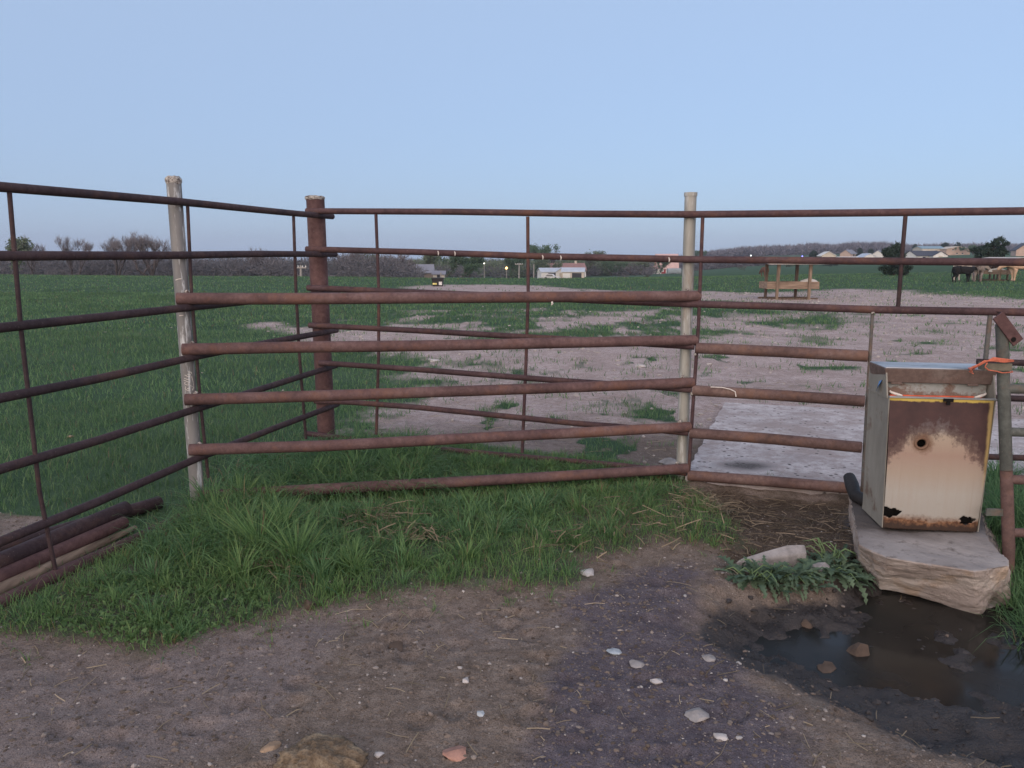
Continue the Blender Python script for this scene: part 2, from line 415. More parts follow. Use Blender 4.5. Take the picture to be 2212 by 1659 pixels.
def masks(x, y):
    x0, y0 = x, y
    kx = sstep(14, 6, y) * .20
    kf = sstep(5.2, 12, y) * .9
    x0 = x0 + kf * (fbm(x0 * .8, y * .45, 53) - .5) * 2.6; y0 = y0 + kf * (fbm(x0 * .8, y0 * .45, 54) - .5) * 2.6
    x = x0 + kx * (fbm(x0 * 3.5, y0 * 3.5, 51) - .5) * 1.6; y = y0 + kx * (fbm(x0 * 3.5, y0 * 3.5, 52) - .5) * 1.6
    near = sstep(14, 7, y)
    nz = fbm(x * .9, y * .9, 41); nb = fbm(x * 3.1, y * 3.1, 42)
    d1, d2, d3, d4 = inside(x, y, D1, 2.6), inside(x, y, D2, .9), inside(x, y, D3, .9), inside(x, y, D4, .12)
    pxx = 1106 + FPX * x / np.maximum(y, .5)
    # pasture: thick to the left, thin and patchy to the right
    thin = sstep(540, 1000, pxx) * sstep(29, 17, y)
    g = 1.05 - .60 * thin - d1 * 1.0 - d2 * .62 - d3 * .92 - d4
    g = g + (nz - .5) * (1.0 + .6 * thin) * sstep(75, 25, y) + (nb - .5) * (.35 * near + .8 * thin) + d3 * 1.0 * sstep(.53, .66, fbm(x * 2.2, y * 1.3, 43)) + (fbm(x * 1.5, y * .8, 44) - .5) * .9 * thin
    # churned dirt on this side of the fence
    front = ((y < 5.955 - .33 * (x + 1.47)) & (x > -2.204 + .2575 * (y - 3.11))) | (y < 3.0)
    mo = inside(x, y, MOUND, .13)
    gf = mo * (.50 + .5 * (nb - .4)) + inside(x, y, TALL_R, .1)
    g = np.where(front, gf, g)
    w = inside(x, y, BASIN, .20) * near
    bk = np.maximum(inside(x, y, BANK, .1), .55 * mo) * near
    dm = inside(x, y, WEDGE, .16) * near
    lg = np.maximum(inside(x, y, LEFTGREY, .25), inside(x, y, DUSTY, .3) * .42) * near
    pk = np.where(front, 0, np.clip(.35 + .65 * sstep(5.5, 8.5, y), 0, 1))
    bk = np.maximum(bk, np.where(front, 0, .55 * d3 * sstep(8.0, 5.5, y)))
    return np.clip(g, 0, 1), w, dm, lg, bk, pk
def axis(lo, hi, st, far, k):
    a = list(np.arange(lo, hi, st)); s = st; p = a[-1]
    while p < far: s *= k; p += s; a.append(p)
    return a
XP = axis(0, 3.0, .018, 1300, 1.075); XN = [-v for v in axis(0, 2.9, .018, 1300, 1.075)][1:]
YP = axis(1.6, 6.4, .018, 1500, 1.052)
GX = np.array(sorted(XN) + XP); GY = np.array([-60, -25, -10, -4, -1, .4, 1.1] + YP)
mx, my = np.meshgrid(GX, GY)
hz = height(mx, my)
gv = np.stack([mx, my, hz], -1).reshape(-1, 3)
nx_, ny_ = len(GX), len(GY)
ii = (np.arange(ny_ - 1)[:, None] * nx_ + np.arange(nx_ - 1)[None, :]).ravel()
gf_ = np.stack([ii, ii + 1, ii + nx_ + 1, ii + nx_], 1)
g_, w_, dm_, lg_, bk_, pk_ = [a.ravel() for a in masks(mx, my)]
one = np.ones_like(g_)
gr = big_mesh('ground', gv, gf_, GROUND, {'mask': np.stack([g_, w_, dm_, one], 1), 'mask2': np.stack([lg_, bk_, pk_, one], 1)}, True)
kind(gr, 'structure')
def gz(x, y): return float(height(np.array([x]), np.array([y]), True)[0])

# muddy water standing in the trampled hole
def water_mat():
    m = NT('muddy water'); a = m.noise(3.5, 3)
    m.bump(m.noise(9, 2), .02, .004)
    m.b.inputs['IOR'].default_value = 1.33; m.b.inputs['Specular IOR Level'].default_value = .42
    return m.out(m.ramp(a, (.35, (.012, .012, .011)), (.7, (.022, .021, .019))), m.ramp(m.noise(2.2, 3), (.42, .12), (.58, .32)))
wp = MB()
cx, cy = np.mean([p[0] for p in BASIN]), np.mean([p[1] for p in BASIN])
wp.add([(cx + (p[0] - cx) * 1.06, cy + (p[1] - cy) * 1.06, WATER_Z) for p in BASIN], [tuple(range(len(BASIN)))])
kind(wp.build('puddle', water_mat()), 'structure')

# ------------------------------------------------------------------ grass (nobody could count it)
def blades(bx, by, bz, L, phi, bend, w, tint, seg=3):
    """one curved tapering strip per entry; returns verts, tris, tints"""
    n = len(bx)
    S = np.array([0, .38, .72, 1.0]) if seg == 3 else np.array([0, .6, 1.0])
    cu = np.stack([np.cos(phi), np.sin(phi)], 1); sd = np.stack([-np.sin(phi), np.cos(phi)], 1)
    tw = RNG.uniform(-.9, .9, n); sd = sd * np.cos(tw)[:, None] + cu * np.sin(tw)[:, None]
    V = []
    for k, s in enumerate(S):
        ang = bend * s
        hx = L * s * np.sin(ang * .75); hzv = L * s * np.cos(ang * .75)
        c = np.stack([bx + cu[:, 0] * hx, by + cu[:, 1] * hx, bz + hzv - .004], 1)
        ww = w * (1 - s ** 1.6) * .5
        if k < len(S) - 1:
            o = np.stack([sd[:, 0] * ww, sd[:, 1] * ww, np.zeros(n)], 1); V += [c - o, c + o]
        else: V.append(c)
    K = len(V); v = np.stack(V, 1).reshape(-1, 3)
    tri = []
    for k in range((K - 1) // 2 - 1): a = 2 * k; tri += [(a, a + 1, a + 3), (a, a + 3, a + 2)]
    a = K - 3; tri.append((a, a + 1, a + 2))
    f = (np.arange(n)[:, None, None] * K + np.array(tri)[None]).reshape(-1, 3)
    return v, f, np.repeat(tint, K, 0)
def tints(n, kind_='green', yel=.09):
    u = RNG.random((n, 1)); h = RNG.random((n, 1))
    a, b, c = np.array([[.088, .172, .062]]), np.array([[.185, .315, .115]]), np.array([[.27, .375, .14]])
    t = a * (1 - u) + b * u; t = np.where(h > .82, t * .4 + c * .6, t)
    t = np.where(RNG.random((n, 1)) < yel, np.array([[.24, .19, .105]]) * RNG.uniform(.6, 1.2, (n, 1)), t)
    if kind_ == 'blue': t = t * np.array([[.84, .93, 1.12]])
    if kind_ == 'dead': t = np.array([[.26, .215, .15]]) * RNG.uniform(.45, 1.25, (n, 1))
    return np.concatenate([t, np.ones((n, 1))], 1)
def flat_strips(bx, by, bz, L, phi, w, tint, tilt=.06):
    n = len(bx); d = np.stack([np.cos(phi), np.sin(phi), RNG.uniform(-tilt, tilt, n)], 1); s = np.stack([-np.sin(phi), np.cos(phi), np.zeros(n)], 1)
    c = np.stack([bx, by, bz], 1); bow = s * (L * RNG.uniform(-.10, .10, n))[:, None]; up = np.array([[0, 0, 1]]) * (L * RNG.uniform(0, .05, n))[:, None]
    V = []
    for k, t in enumerate((-.5, 0, .5)):
        q = c + d * (L * t)[:, None] + (bow + up if k == 1 else 0); o = s * (w * .5)[:, None] + np.array([[0, 0, 1]]) * (w * .3)[:, None]
        V += [q - o, q + o]
    v = np.stack(V, 1).reshape(-1, 3); tri = np.array([(0, 1, 3), (0, 3, 2), (2, 3, 5), (2, 5, 4)])
    return v, (np.arange(n)[:, None, None] * 6 + tri[None]).reshape(-1, 3), np.repeat(tint, 6, 0)
class Sward:
    def flat(s, *a, **k):
        v, f, t = flat_strips(*a, **k); s.V.append(v); s.F.append(f + s.o); s.T.append(t); s.o += len(v)
    def __init__(s, cap=None): s.V, s.F, s.T, s.o, s.cap = [], [], [], 0, cap
    def add(s, *a, **k):
        if s.cap: a = list(a); a[3] = np.minimum(a[3], s.cap(a[0], a[1]))
        v, f, t = blades(*a, **k); s.V.append(v); s.F.append(f + s.o); s.T.append(t); s.o += len(v)
    def build(s, name): return kind(big_mesh(name, np.concatenate(s.V), np.concatenate(s.F), BLADE, {'tint': np.concatenate(s.T)}), 'stuff')
def scatter_poly(n, poly, mg=0.0):
    P = np.array(poly); lo, hi = P.min(0), P.max(0); out = np.zeros((0, 2))
    lo[0] = max(lo[0], -3.4); hi[0] = min(hi[0], 3.6); lo[1] = max(lo[1], 1.7)
    while len(out) < n:
        c = RNG.uniform(lo, hi, (n * 3, 2)); out = np.concatenate([out, c[sdf(c[:, 0], c[:, 1], poly) < mg]])
    return out[:n]
PIX = lambda x, y: (1106 + FPX * x / y)
def low_by_rail(x, y):                             # trodden short along the lowest corner pipe
    d = FRONT_Y(x) - y
    back = np.where((d < -.02) & (PIX(x, y) > 930), .085, 9)
    return np.minimum(back, np.where((PIX(x, y) > 590 + 60 * vnoise(x * 9, y * 9, 5)) & (d > -.03) & (x < 1.25), .055 + np.clip(d - .04, 0, 9) * .42, 9))
tall = Sward(low_by_rail)
FRONT_Y = lambda x: 4.37 + (x + 1.83) * .217          # line of the pipes across the corner
def tuft(x, y, n, L, spread=.06, dead=.03, lean=None, kd='green', w=.0065, bendk=1.0):
    r = np.abs(RNG.normal(0, spread, n)); a = RNG.uniform(0, 2 * math.pi, n)
    bx, by = x + r * np.cos(a), y + r * np.sin(a)
    phi = a + RNG.normal(0, .5, n)
    if lean is not None: phi = np.where(RNG.random(n) < .55, lean + RNG.normal(0, .5, n), phi)
    l = L * RNG.uniform(.45, 1.1, n); bd = (.25 + 1.5 * r / (spread * 2 + 1e-6) + RNG.uniform(0, .8, n)) * bendk
    tall.add(bx, by, height(bx, by, False), l, phi, np.clip(bd, .1, 2.1), w * RNG.uniform(.6, 1.2, n), tints(n, kd, dead))
cl = scatter_poly(620, MOUND, -.03)
tall_zone = gp([(430, 1085), (560, 1000), (760, 965), (1010, 970), (1330, 1008), (1480, 1035), (1500, 1060), (1300, 1090), (1150, 1160), (900, 1180), (640, 1230), (420, 1240), (300, 1200), (420, 1130)])
tz = inside(cl[:, 0], cl[:, 1], tall_zone, .25)
edge = sstep(0, -.28, sdf(cl[:, 0], cl[:, 1], MOUND))
rightw = sstep(.15, .75, cl[:, 0])
for i, (x, y) in enumerate(cl):
    L = .075 + .055 * edge[i] + .10 * tz[i] * (1 - .6 * rightw[i]) * (.35 if PIX(x, y) > 615 and y < FRONT_Y(x) else 1.0)
    L *= float(np.clip((x - (-2.204 + .2575 * (y - 3.11)) - .02) / .30, .12, 1))
    L *= RNG.uniform(.65, 1.25)
    tuft(x, y, int(26 + 34 * RNG.random()), L, .05 + .03 * tz[i], .04 + .12 * rightw[i], None, 'blue' if RNG.random() < .4 else 'green', .0050 + .0022 * tz[i])
for (px, py, n, L, s) in [(560, 1180, 240, .44, .07), (640, 1205, 200, .40, .07), (450, 1085, 150, .34, .06), (520, 1075, 150, .32, .06), (580, 1085, 120, .30, .05), (610, 1140, 160, .36, .07), (770, 1010, 150, .33, .08), (940, 1000, 150, .33, .08), (720, 990, 120, .3, .07), (1090, 1000, 110, .28, .07), (840, 990, 130, .33, .07), (500, 1130, 120, .32, .06), (660, 1175, 130, .20, .07), (760, 1190, 110, .17, .07), (860, 1020, 200, .30, .08), (990, 1030, 170, .30, .08), (1040, 1020, 110, .26, .06),
                          (700, 1020, 130, .25, .09), (470, 1110, 110, .34, .05), (930, 1130, 140, .14, .08), (1060, 1120, 140, .14, .08), (1270, 1040, 110, .17, .06), (1390, 1050, 110, .16, .06), (820, 1120, 90, .13, .08),
                          (1010, 1190, 120, .17, .07), (1150, 1130, 110, .13, .07), (420, 1190, 110, .22, .07), (330, 1230, 90, .18, .07), (1030, 980, 90, .26, .05), (1240, 1008, 60, .17, .04), (560, 1080, 120, .24, .07), (900, 985, 120, .28, .07), (1180, 1000, 90, .2, .06), (690, 1230, 120, .24, .07), (760, 1215, 110, .2, .07), (520, 1230, 130, .28, .08), (430, 1130, 120, .30, .06), (880, 1195, 100, .18, .07), (960, 1010, 130, .31, .07)]:
    p = on_z(px, py, .08); tuft(p.x, p.y, n, L * .82, s, .03, None, 'green' if px % 3 else 'blue', .0085, 1.0)
# lodged blades, long but lying over
u = scatter_poly(9000, tall_zone, .05); n = len(u); lz = (1 - .5 * sstep(.2, .8, u[:, 0])) * np.where((u[:, 1] < FRONT_Y(u[:, 0]) + .03) & (PIX(u[:, 0], u[:, 1]) > 600), .42, 1)
tall.add(u[:, 0], u[:, 1], height(u[:, 0], u[:, 1], False), RNG.uniform(.14, .34, n) * lz, np.where(RNG.random(n) < .5, RNG.normal(-.5, .5, n), RNG.uniform(0, 6.28, n)), RNG.uniform(1.5, 2.2, n), RNG.uniform(.005, .0085, n), tints(n, 'blue', .05))
# fine under-layer over the whole mound
u = scatter_poly(26000, MOUND, .02)
eg = sstep(.03, -.09, sdf(u[:, 0], u[:, 1], MOUND)); keep = RNG.random(len(u)) < .25 + .75 * eg
u, eg = u[keep], eg[keep]; n = len(u)
tall.add(u[:, 0], u[:, 1], height(u[:, 0], u[:, 1], False), (.022 + .055 * eg) * RNG.uniform(.5, 1.3, n), RNG.uniform(0, 6.28, n), RNG.uniform(.2, 1.7, n), .004 * RNG.uniform(.6, 1.3, n), tints(n, 'green', .06), seg=2)
# stragglers creeping out over the dirt
u = scatter_poly(900, MOUND, .20); u = u[sdf(u[:, 0], u[:, 1], MOUND) > -.03]
for x, y in u:
    if RNG.random() < .8 * math.exp(-max(0, float(sdf(np.array([x]), np.array([y]), MOUND)[0])) / .07): tuft(x, y, int(RNG.integers(5, 16)), RNG.uniform(.025, .075), .022, .15, None, 'green', .0042, 1.25)
# dead, flattened grass under the panel and round the tufts
DEAD = gp([(1450, 1048), (1600, 1060), (1760, 1075), (1845, 1085), (1840, 1200), (1700, 1215), (1560, 1180), (1600, 1140), (1480, 1090)])
u = scatter_poly(750, DEAD, .05); n = len(u)
tall.flat(u[:, 0], u[:, 1], height(u[:, 0], u[:, 1], False) + RNG.uniform(.008, .035, n), RNG.uniform(.04, .15, n), RNG.uniform(0, 6.28, n), RNG.uniform(.0028, .005, n), tints(n, 'dead') * np.concatenate([RNG.uniform(.4, 1.4, (n, 1)) * np.array([[1.0, .95, .95]]), np.ones((n, 1))], 1))
for (px, py, k, s) in [(1530, 1075, 240, .12), (820, 1120, 200, .10), (600, 1215, 160, .09), (900, 1160, 120, .10), (1380, 1130, 60, .16), (1250, 1180, 60, .14), (1470, 1140, 50, .15)]:
    p = on_z(px, py, .05); a = RNG.normal(0, s, (k, 2)) + np.array([p.x, p.y])
    tall.flat(a[:, 0], a[:, 1], height(a[:, 0], a[:, 1], False) + RNG.uniform(.02, .07, k), RNG.uniform(.05, .14, k), RNG.uniform(0, 6.28, k), RNG.uniform(.003, .0055, k), tints(k, 'dead') * np.array([[1.3, 1.25, 1.2, 1]]), tilt=.4)
# rank grass to the right of the waterer
u = scatter_poly(170, TALL_R, 0)
for x, y in u: tuft(x, y, 46, RNG.uniform(.12, .30), .06, .02, None, 'blue', .0065)
tall.build('tall_grass')

# pasture: short cropped blades, thinning into the distance
past = Sward()
def pasture(y0, y1, n, Lr, wr, seg):
    yy = np.sqrt(RNG.uniform(y0 ** 2, y1 ** 2, n)); xx = yy * RNG.uniform(-.72 - .55 * (y0 < 9), .72 + .2 * (y0 < 9), n)
    g = masks(xx, yy)[0]
    beyond = ~(((yy < 5.955 - .33 * (xx + 1.47)) & (xx > -2.204 + .2575 * (yy - 3.11))))
    pad = sdf(xx, yy, PAD) > 0
    k = (RNG.random(n) < np.maximum(sstep(.15, .95, g + (fbm(xx * 5, yy * 5, 77, 3) - .5) * .8), .34 * sstep(.56, .74, fbm(xx * 3, yy * 2, 76, 3)) * (yy > 6))) & beyond & pad
    xx, yy, g = xx[k], yy[k], g[k]; m = len(xx)
    l = RNG.uniform(*Lr, m) * (.55 + .8 * fbm(xx * 1.3, yy * 1.3, 78))
    t = tints(m, 'green', .03); t[:, :3] *= (.62 + .7 * fbm(xx * .8, yy * .8, 79, 3))[:, None] * np.array([[.82, .84, 1.02]])
    past.add(xx, yy, height(xx, yy, False), l, RNG.uniform(0, 6.28, m), RNG.uniform(.3, 1.7, m), RNG.uniform(*wr, m), t, seg=seg)
PAD = gp([(1470, 1024), (1565, 868), (1860, 884), (2212, 905), (2500, 925), (2700, 1070), (2300, 1050), (1850, 1044)])
pasture(2.6, 8.0, 95000, (.04, .11), (.004, .007), 3)
pasture(8.0, 16, 85000, (.05, .12), (.007, .013), 2)
pasture(16, 34, 70000, (.06, .13), (.015, .03), 2)
pasture(34, 75, 45000, (.06, .15), (.03, .06), 2)
past.build('pasture_grass')

# ------------------------------------------------------------------ pebbles, straw and chaff
def ico():
    bm = bmesh.new(); bmesh.ops.create_icosphere(bm, subdivisions=1, radius=1.0)
    v = np.array([q.co[:] for q in bm.verts]); f = np.array([[q.index for q in p.verts] for p in bm.faces]); bm.free(); return v, f
IV, IF = ico()
def pebble_mat():
    m = NT('pebbles'); g = m.n.new('ShaderNodeNewGeometry')
    c = m.ramp(g.outputs['Random Per Island'], (0., (.075, .058, .046)), (.84, (.17, .138, .116)), (.965, (.26, .23, .21)), (1., (.42, .40, .38)))
    m.bump(m.noise(160, 3), .3, .002)
    return m.out(c, .9)
PEB = pebble_mat()
FPEB = plain('field stones', (.34, .31, .29), .9, .35, 3)
def pebbles(name, xy, r, mat=None, up=-.05):
    n = len(xy); k = len(IV)
    j = RNG.uniform(.72, 1.28, (n, k, 1)); sc = np.stack([RNG.uniform(.8, 1.5, n), RNG.uniform(.7, 1.1, n), RNG.uniform(.4, .8, n)], 1)
    v = IV[None] * j * sc[:, None] * r[:, None, None]
    a = RNG.uniform(0, 6.28, n); ca, sa = np.cos(a)[:, None], np.sin(a)[:, None]
    v = np.stack([v[..., 0] * ca - v[..., 1] * sa, v[..., 0] * sa + v[..., 1] * ca, v[..., 2]], -1)
    z = height(xy[:, 0], xy[:, 1])
    v += np.concatenate([xy, (z + r * up)[:, None]], 1)[:, None]
    f = (np.arange(n)[:, None, None] * k + IF[None]).reshape(-1, 3)
    return kind(big_mesh(name, v.reshape(-1, 3), f, mat or PEB), 'stuff')
n = 62000
yy = np.sqrt(RNG.uniform(1.8 ** 2, 4.6 ** 2, n)); xx = yy * RNG.uniform(-.75, .75, n)
g, w, dm, lg, bk, pk = masks(xx, yy)
k = (RNG.random(n) < (.55 + .15 * dm) * (1 - g) * (1 - .93 * w)) & (height(xx, yy, False) > WATER_Z + .01)
pebbles('gravel', np.stack([xx, yy], 1)[k], (.0014 + .0088 * RNG.random(k.sum()) ** 7 + .0024 * RNG.random(k.sum())))
n = 60000
yy = np.sqrt(RNG.uniform(5 ** 2, 34 ** 2, n)); xx = yy * RNG.uniform(-.6, .72, n)
g, w, dm, lg, bk, pk = masks(xx, yy)
beyond = (yy > 5.955 - .33 * (xx + 1.47)) & (sdf(xx, yy, PAD) > .03)
k = (RNG.random(n) < (1 - g) ** 1.5 * .5) & beyond
pebbles('field_gravel', np.stack([xx, yy], 1)[k], (.004 + .034 * RNG.random(k.sum()) ** 6) * (.65 + .022 * yy[k]), FPEB, .12)
# clods of churned mud
n = 900
u = scatter_poly(n, BASIN, .02); zz = height(u[:, 0], u[:, 1], False); kk = (RNG.random(n) < .25 + .75 * sstep(-.16, -.115, zz))
CLOD = plain('mud clods', (.040, .034, .032), .45, .35, 30, .5, 0, .45)
PEB_, PEB = PEB, CLOD
pebbles('mud_clods', u[kk], .003 + .016 * RNG.random(kk.sum()) ** 4)
PEB = PEB_
straw = Sward()
def straws(u, L):
    n = len(u); t = tints(n, 'dead'); t[:, :3] *= RNG.uniform(.9, 1.9, (n, 1))
    straw.flat(u[:, 0], u[:, 1], height(u[:, 0], u[:, 1]) + .008, L, RNG.uniform(0, 6.28, n), RNG.uniform(.0016, .0034, n), t)
yy = np.sqrt(RNG.uniform(1.9 ** 2, 3.6 ** 2, 520)); xx = yy * RNG.uniform(-.7, .75, 520)
g, w, *_ = masks(xx, yy); k = (RNG.random(520) > g) & (RNG.random(520) > w * .8)
straws(np.stack([xx, yy], 1)[k], RNG.uniform(.015, .09, k.sum()) * np.where(RNG.random(k.sum()) < .12, 1.9, 1))
u = np.array([on_z(*p)[:2] for p in [(760, 1365), (800, 1350), (860, 1345), (900, 1470), (640, 1470), (1090, 1330), (1060, 1320), (1730, 1545), (1790, 1600), (1850, 1605), (640, 1450), (1700, 1530), (2060, 1500), (1950, 1640), (40, 1560)]])
straws(u, RNG.uniform(.06, .14, len(u)))
n = 1300
yy = np.sqrt(RNG.uniform(5.2 ** 2, 9.5 ** 2, n)); xx = yy * RNG.uniform(-.2, .45, n)
g, *_ = masks(xx, yy); k = (RNG.random(n) > g) & (yy > 6.0 - .33 * (xx + 1.47)) & (sdf(xx, yy, PAD) > 0)
straws(np.stack([xx, yy], 1)[k], RNG.uniform(.04, .16, k.sum()))
straw.build('straw_litter')['kind'] = 'stuff'

# ------------------------------------------------------------------ welded pipe fences
LP = Plane((-2.204, 3.11), (-1.47, 5.955)); LP.n = Vector((LP.d.y, -LP.d.x, 0)) ; LP.n = LP.n if LP.n.x > 0 else -LP.n
BP = Plane((-1.47, 5.955), (1.154, 5.09))
def rail(P, pts, r, parent, mat, wob=.003, name='rail', ext=0.0, seg=14):
    """pipe through sighted points on a fence plane, with the slight sag and kinks of old pipe"""
    w = [P.hit(*p) for p in pts]
    if ext > 0: w[0] = w[0] + (w[0] - w[1]).normalized() * ext
    if ext < 0: w[-1] = w[-1] + (w[-2] - w[-1]).normalized() * ext
    q = []
    for a, b in zip(w[:-1], w[1:]):
        n = max(2, int((b - a).length / .22))
        q += [a.lerp(b, i / n) for i in range(n)]
    q.append(w[-1])
    q = [c + Vector((0, 0, wob * .45 * math.sin(c.x * 2.3 + c.y * 2 + c.z * 9))) for i, c in enumerate(q)]
    m = MB(); m.tube(q, r, seg)
    return m.build(name, mat, parent)
def weld_bead(parent, pts, r=.014):
    for p in pts:
        m = MB(); v = [Vector(p) + Vector(c) * r * random.uniform(.7, 1.2) for c in IV]; m.add(v, [tuple(f) for f in IF], True)
        m.build('weld', WELD, parent)
def rough_cap(parent, c, r, h=.03):
    m = MB(); seg = 20
    rings = [(r * 1.03, -h * .6), (r * 1.10, -h * .1), (r * 1.08, h * .45), (r * .7, h * .75), (.001, h * .8)]
    vs = [Vector((c.x + k * math.cos(6.2832 * i / seg) * random.uniform(.93, 1.07), c.y + k * math.sin(6.2832 * i / seg) * random.uniform(.93, 1.07), c.z + z + h * random.uniform(-.18, .18))) for k, z in rings for i in range(seg)]
    m.add(vs, [(j * seg + i, j * seg + (i + 1) % seg, (j + 1) * seg + (i + 1) % seg, (j + 1) * seg + i) for j in range(len(rings) - 1) for i in range(seg)], True)
    return m.build('post_cap', WELD, parent)
def chalk(parent, strokes, axis, r0, col_mat, r=.0022, sh=(0, 0)):
    """chalk strokes lying on the round face of a post (axis = top point, base point)"""
    t, b = axis
    for s in strokes:
        m = MB(); q = []
        for px, py in s:
            v = ray(px + sh[0], py + sh[1]); c = at_y(px + sh[0], py + sh[1], b.y)
            for _ in range(6):
                ax = b + (t - b) * ((c.z - b.z) / (t.z - b.z)); d = Vector((c.x - ax.x, 0, 0)); k = max(-.95, min(.95, d.x / r0))
                c = at_y(px + sh[0], py + sh[1], ax.y - r0 * math.sqrt(1 - k * k) - .0006)
            q.append(c)
        m.tube(q, r, 6); m.build('chalk_mark', col_mat, parent)

# left-hand fence, running back from beside the camera to the corner
fl = thing('pipe_fence', 'dark rusted seven-rail pipe fence with leaning flaking grey post, left side', 'fence', (-1.876, 4.42, 0))
E = -260
for i, pts in enumerate([[(E, 381), (0, 403), (385, 436), (640, 461), (718, 468)], [(E, 556), (0, 553), (385, 551), (560, 549), (724, 549)], [(E, 752), (0, 708), (215, 686), (420, 663), (600, 644), (731, 632)],
                         [(E, 931), (0, 860), (215, 817), (430, 769), (600, 736), (727, 713)], [(E, 1108), (0, 1014), (215, 951), (430, 881), (600, 829), (726, 790)], [(E, 1301), (0, 1170), (215, 1082), (430, 989), (600, 922), (729, 873)]]):
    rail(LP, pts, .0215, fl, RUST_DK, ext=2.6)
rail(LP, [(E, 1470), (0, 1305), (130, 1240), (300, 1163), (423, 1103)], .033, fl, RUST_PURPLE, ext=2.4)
for pts in [[(20, 412), (45, 708), (85, 1060), (122, 1243)], [(405, 440), (414, 640), (432, 860), (450, 1032)], [(634, 464), (639, 620), (647, 770), (661, 948)]]:
    rail(LP, pts, .0098 if pts[0][0] < 500 else .0115, fl, RUST_DK, .001, 'stay', seg=10)
LB = LP.off(-.060)
pt, pb = LB.hit(375, 390), LB.hit(427, 1082)
lean = (pt - pb)
m = MB(); m.tube([pb - lean * .12] + [pb + lean * k for k in (0, .2, .4, .6, .8, 1)], .0405, 22)
m.build('post', GALV_FLAKE, fl); rough_cap(fl, pt, .0405)
CHALK = plain('white chalk', (.62, .58, .54), .9, .15, 40)
chalk(fl, [[(389, 822), (388, 827), (392, 830), (398, 831)], [(392, 826), (397, 827)], [(388, 812), (387, 816), (390, 818), (396, 819), (394, 815)], [(386, 804), (391, 806), (398, 808)], [(387, 797), (393, 800), (399, 801)], [(385, 808), (392, 811), (398, 814)],
           [(392, 795), (400, 797)], [(394, 790), (401, 791), (402, 794)], [(402, 800), (405, 812), (407, 826)], [(399, 820), (406, 823), (404, 830)]], (pt, pb), .0405, CHALK, .0018, (12, 13))
chalk(fl, [[(379, 605), (385, 603), (392, 602)], [(387, 682), (396, 681)]], (pt, pb), .0405, CHALK, .0022)

# back fence: red corner post, six or seven rails, galvanised post, low panel
fb = thing('pipe_fence', 'rusted pipe back fence from the red corner post past the galvanised post', 'fence', (-1.47, 5.955, 0))
GREYST = rust('grey stay pipe', (.07, .07, .068), (.13, .13, .125), (.20, .20, .19), (.15, .09, .06))
C0 = BP.off(-.088)
ct, cb = C0.hit(681, 428), C0.hit(707, 975)
m = MB(); m.tube([cb - (ct - cb) * .1] + [cb + (ct - cb) * k for k in (0, .25, .5, .75, 1)], .069, 26)
m.build('post', RUST_PURPLE, fb).name = 'corner_post'; rough_cap(fb, ct, .069, .022)
rt, rb = BP.off(-.060).hit(1492, 420), BP.off(-.060).hit(1472, 1034)
m = MB(); m.tube([rb - (rt - rb) * .1] + [rb + (rt - rb) * k for k in (0, .25, .5, .75, 1)], .0385, 22)
m.build('post', GALV, fb)
m = MB(); m.tube([rt - Vector((0, 0, .012)), rt + Vector((0, 0, .012))], .043, 22); m.build('post_cap', GALV, fb)
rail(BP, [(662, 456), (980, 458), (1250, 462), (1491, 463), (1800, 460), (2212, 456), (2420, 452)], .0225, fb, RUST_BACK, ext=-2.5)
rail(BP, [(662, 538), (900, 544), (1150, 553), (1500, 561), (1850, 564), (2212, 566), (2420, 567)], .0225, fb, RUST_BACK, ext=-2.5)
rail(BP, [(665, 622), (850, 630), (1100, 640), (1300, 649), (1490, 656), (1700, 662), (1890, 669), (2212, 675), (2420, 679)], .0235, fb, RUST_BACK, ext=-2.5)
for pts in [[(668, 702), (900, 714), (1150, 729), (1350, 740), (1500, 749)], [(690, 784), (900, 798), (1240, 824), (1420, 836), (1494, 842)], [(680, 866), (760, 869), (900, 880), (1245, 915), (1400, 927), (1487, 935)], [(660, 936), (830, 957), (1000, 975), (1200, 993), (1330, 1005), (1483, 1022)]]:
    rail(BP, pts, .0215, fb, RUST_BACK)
for pts in [[(812, 462), (818, 620), (818, 760), (813, 938)], [(1140, 468), (1141, 640), (1136, 790), (1128, 978)], [(1518, 469), (1509, 700), (1498, 860), (1487, 1030)]]:
    rail(BP, pts, .0120, fb, RUST_BACK, .001, 'stay', seg=10)
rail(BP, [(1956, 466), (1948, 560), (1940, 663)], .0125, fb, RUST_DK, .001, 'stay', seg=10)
FR = BP.off(.004)
for pts in [[(1504, 752), (1690, 760), (1874, 769)], [(1496, 843), (1680, 854), (1867, 867)], [(1490, 935), (1670, 948), (1861, 966)], [(1486, 1027), (1660, 1040), (1853, 1056)]]:
    rail(FR, pts, .0365, fb, RUST_BANK)
rail(BP, [(1885, 674), (1876, 820), (1862, 1062)], .0105, fb, GREYST, .001, 'stay', seg=10)
rail(BP, [(2139, 680), (2129, 775)], .0135, fb, GREYST, .001, 'stay', seg=10)
for pts in [[(2110, 781), (2420, 788)], [(2100, 858), (2420, 868)], [(2090, 985), (2420, 996)]]: rail(BP.off(-.03), pts, .019, fb, RUST_DK, ext=-2.2)
weld_bead(fb, [BP.hit(1885, 676) + BP.n * .016, FR.hit(1502, 765) + BP.n * .02, FR.hit(1487, 1026) + BP.n * .02, FR.hit(1494, 850) + BP.n * .02], .013)
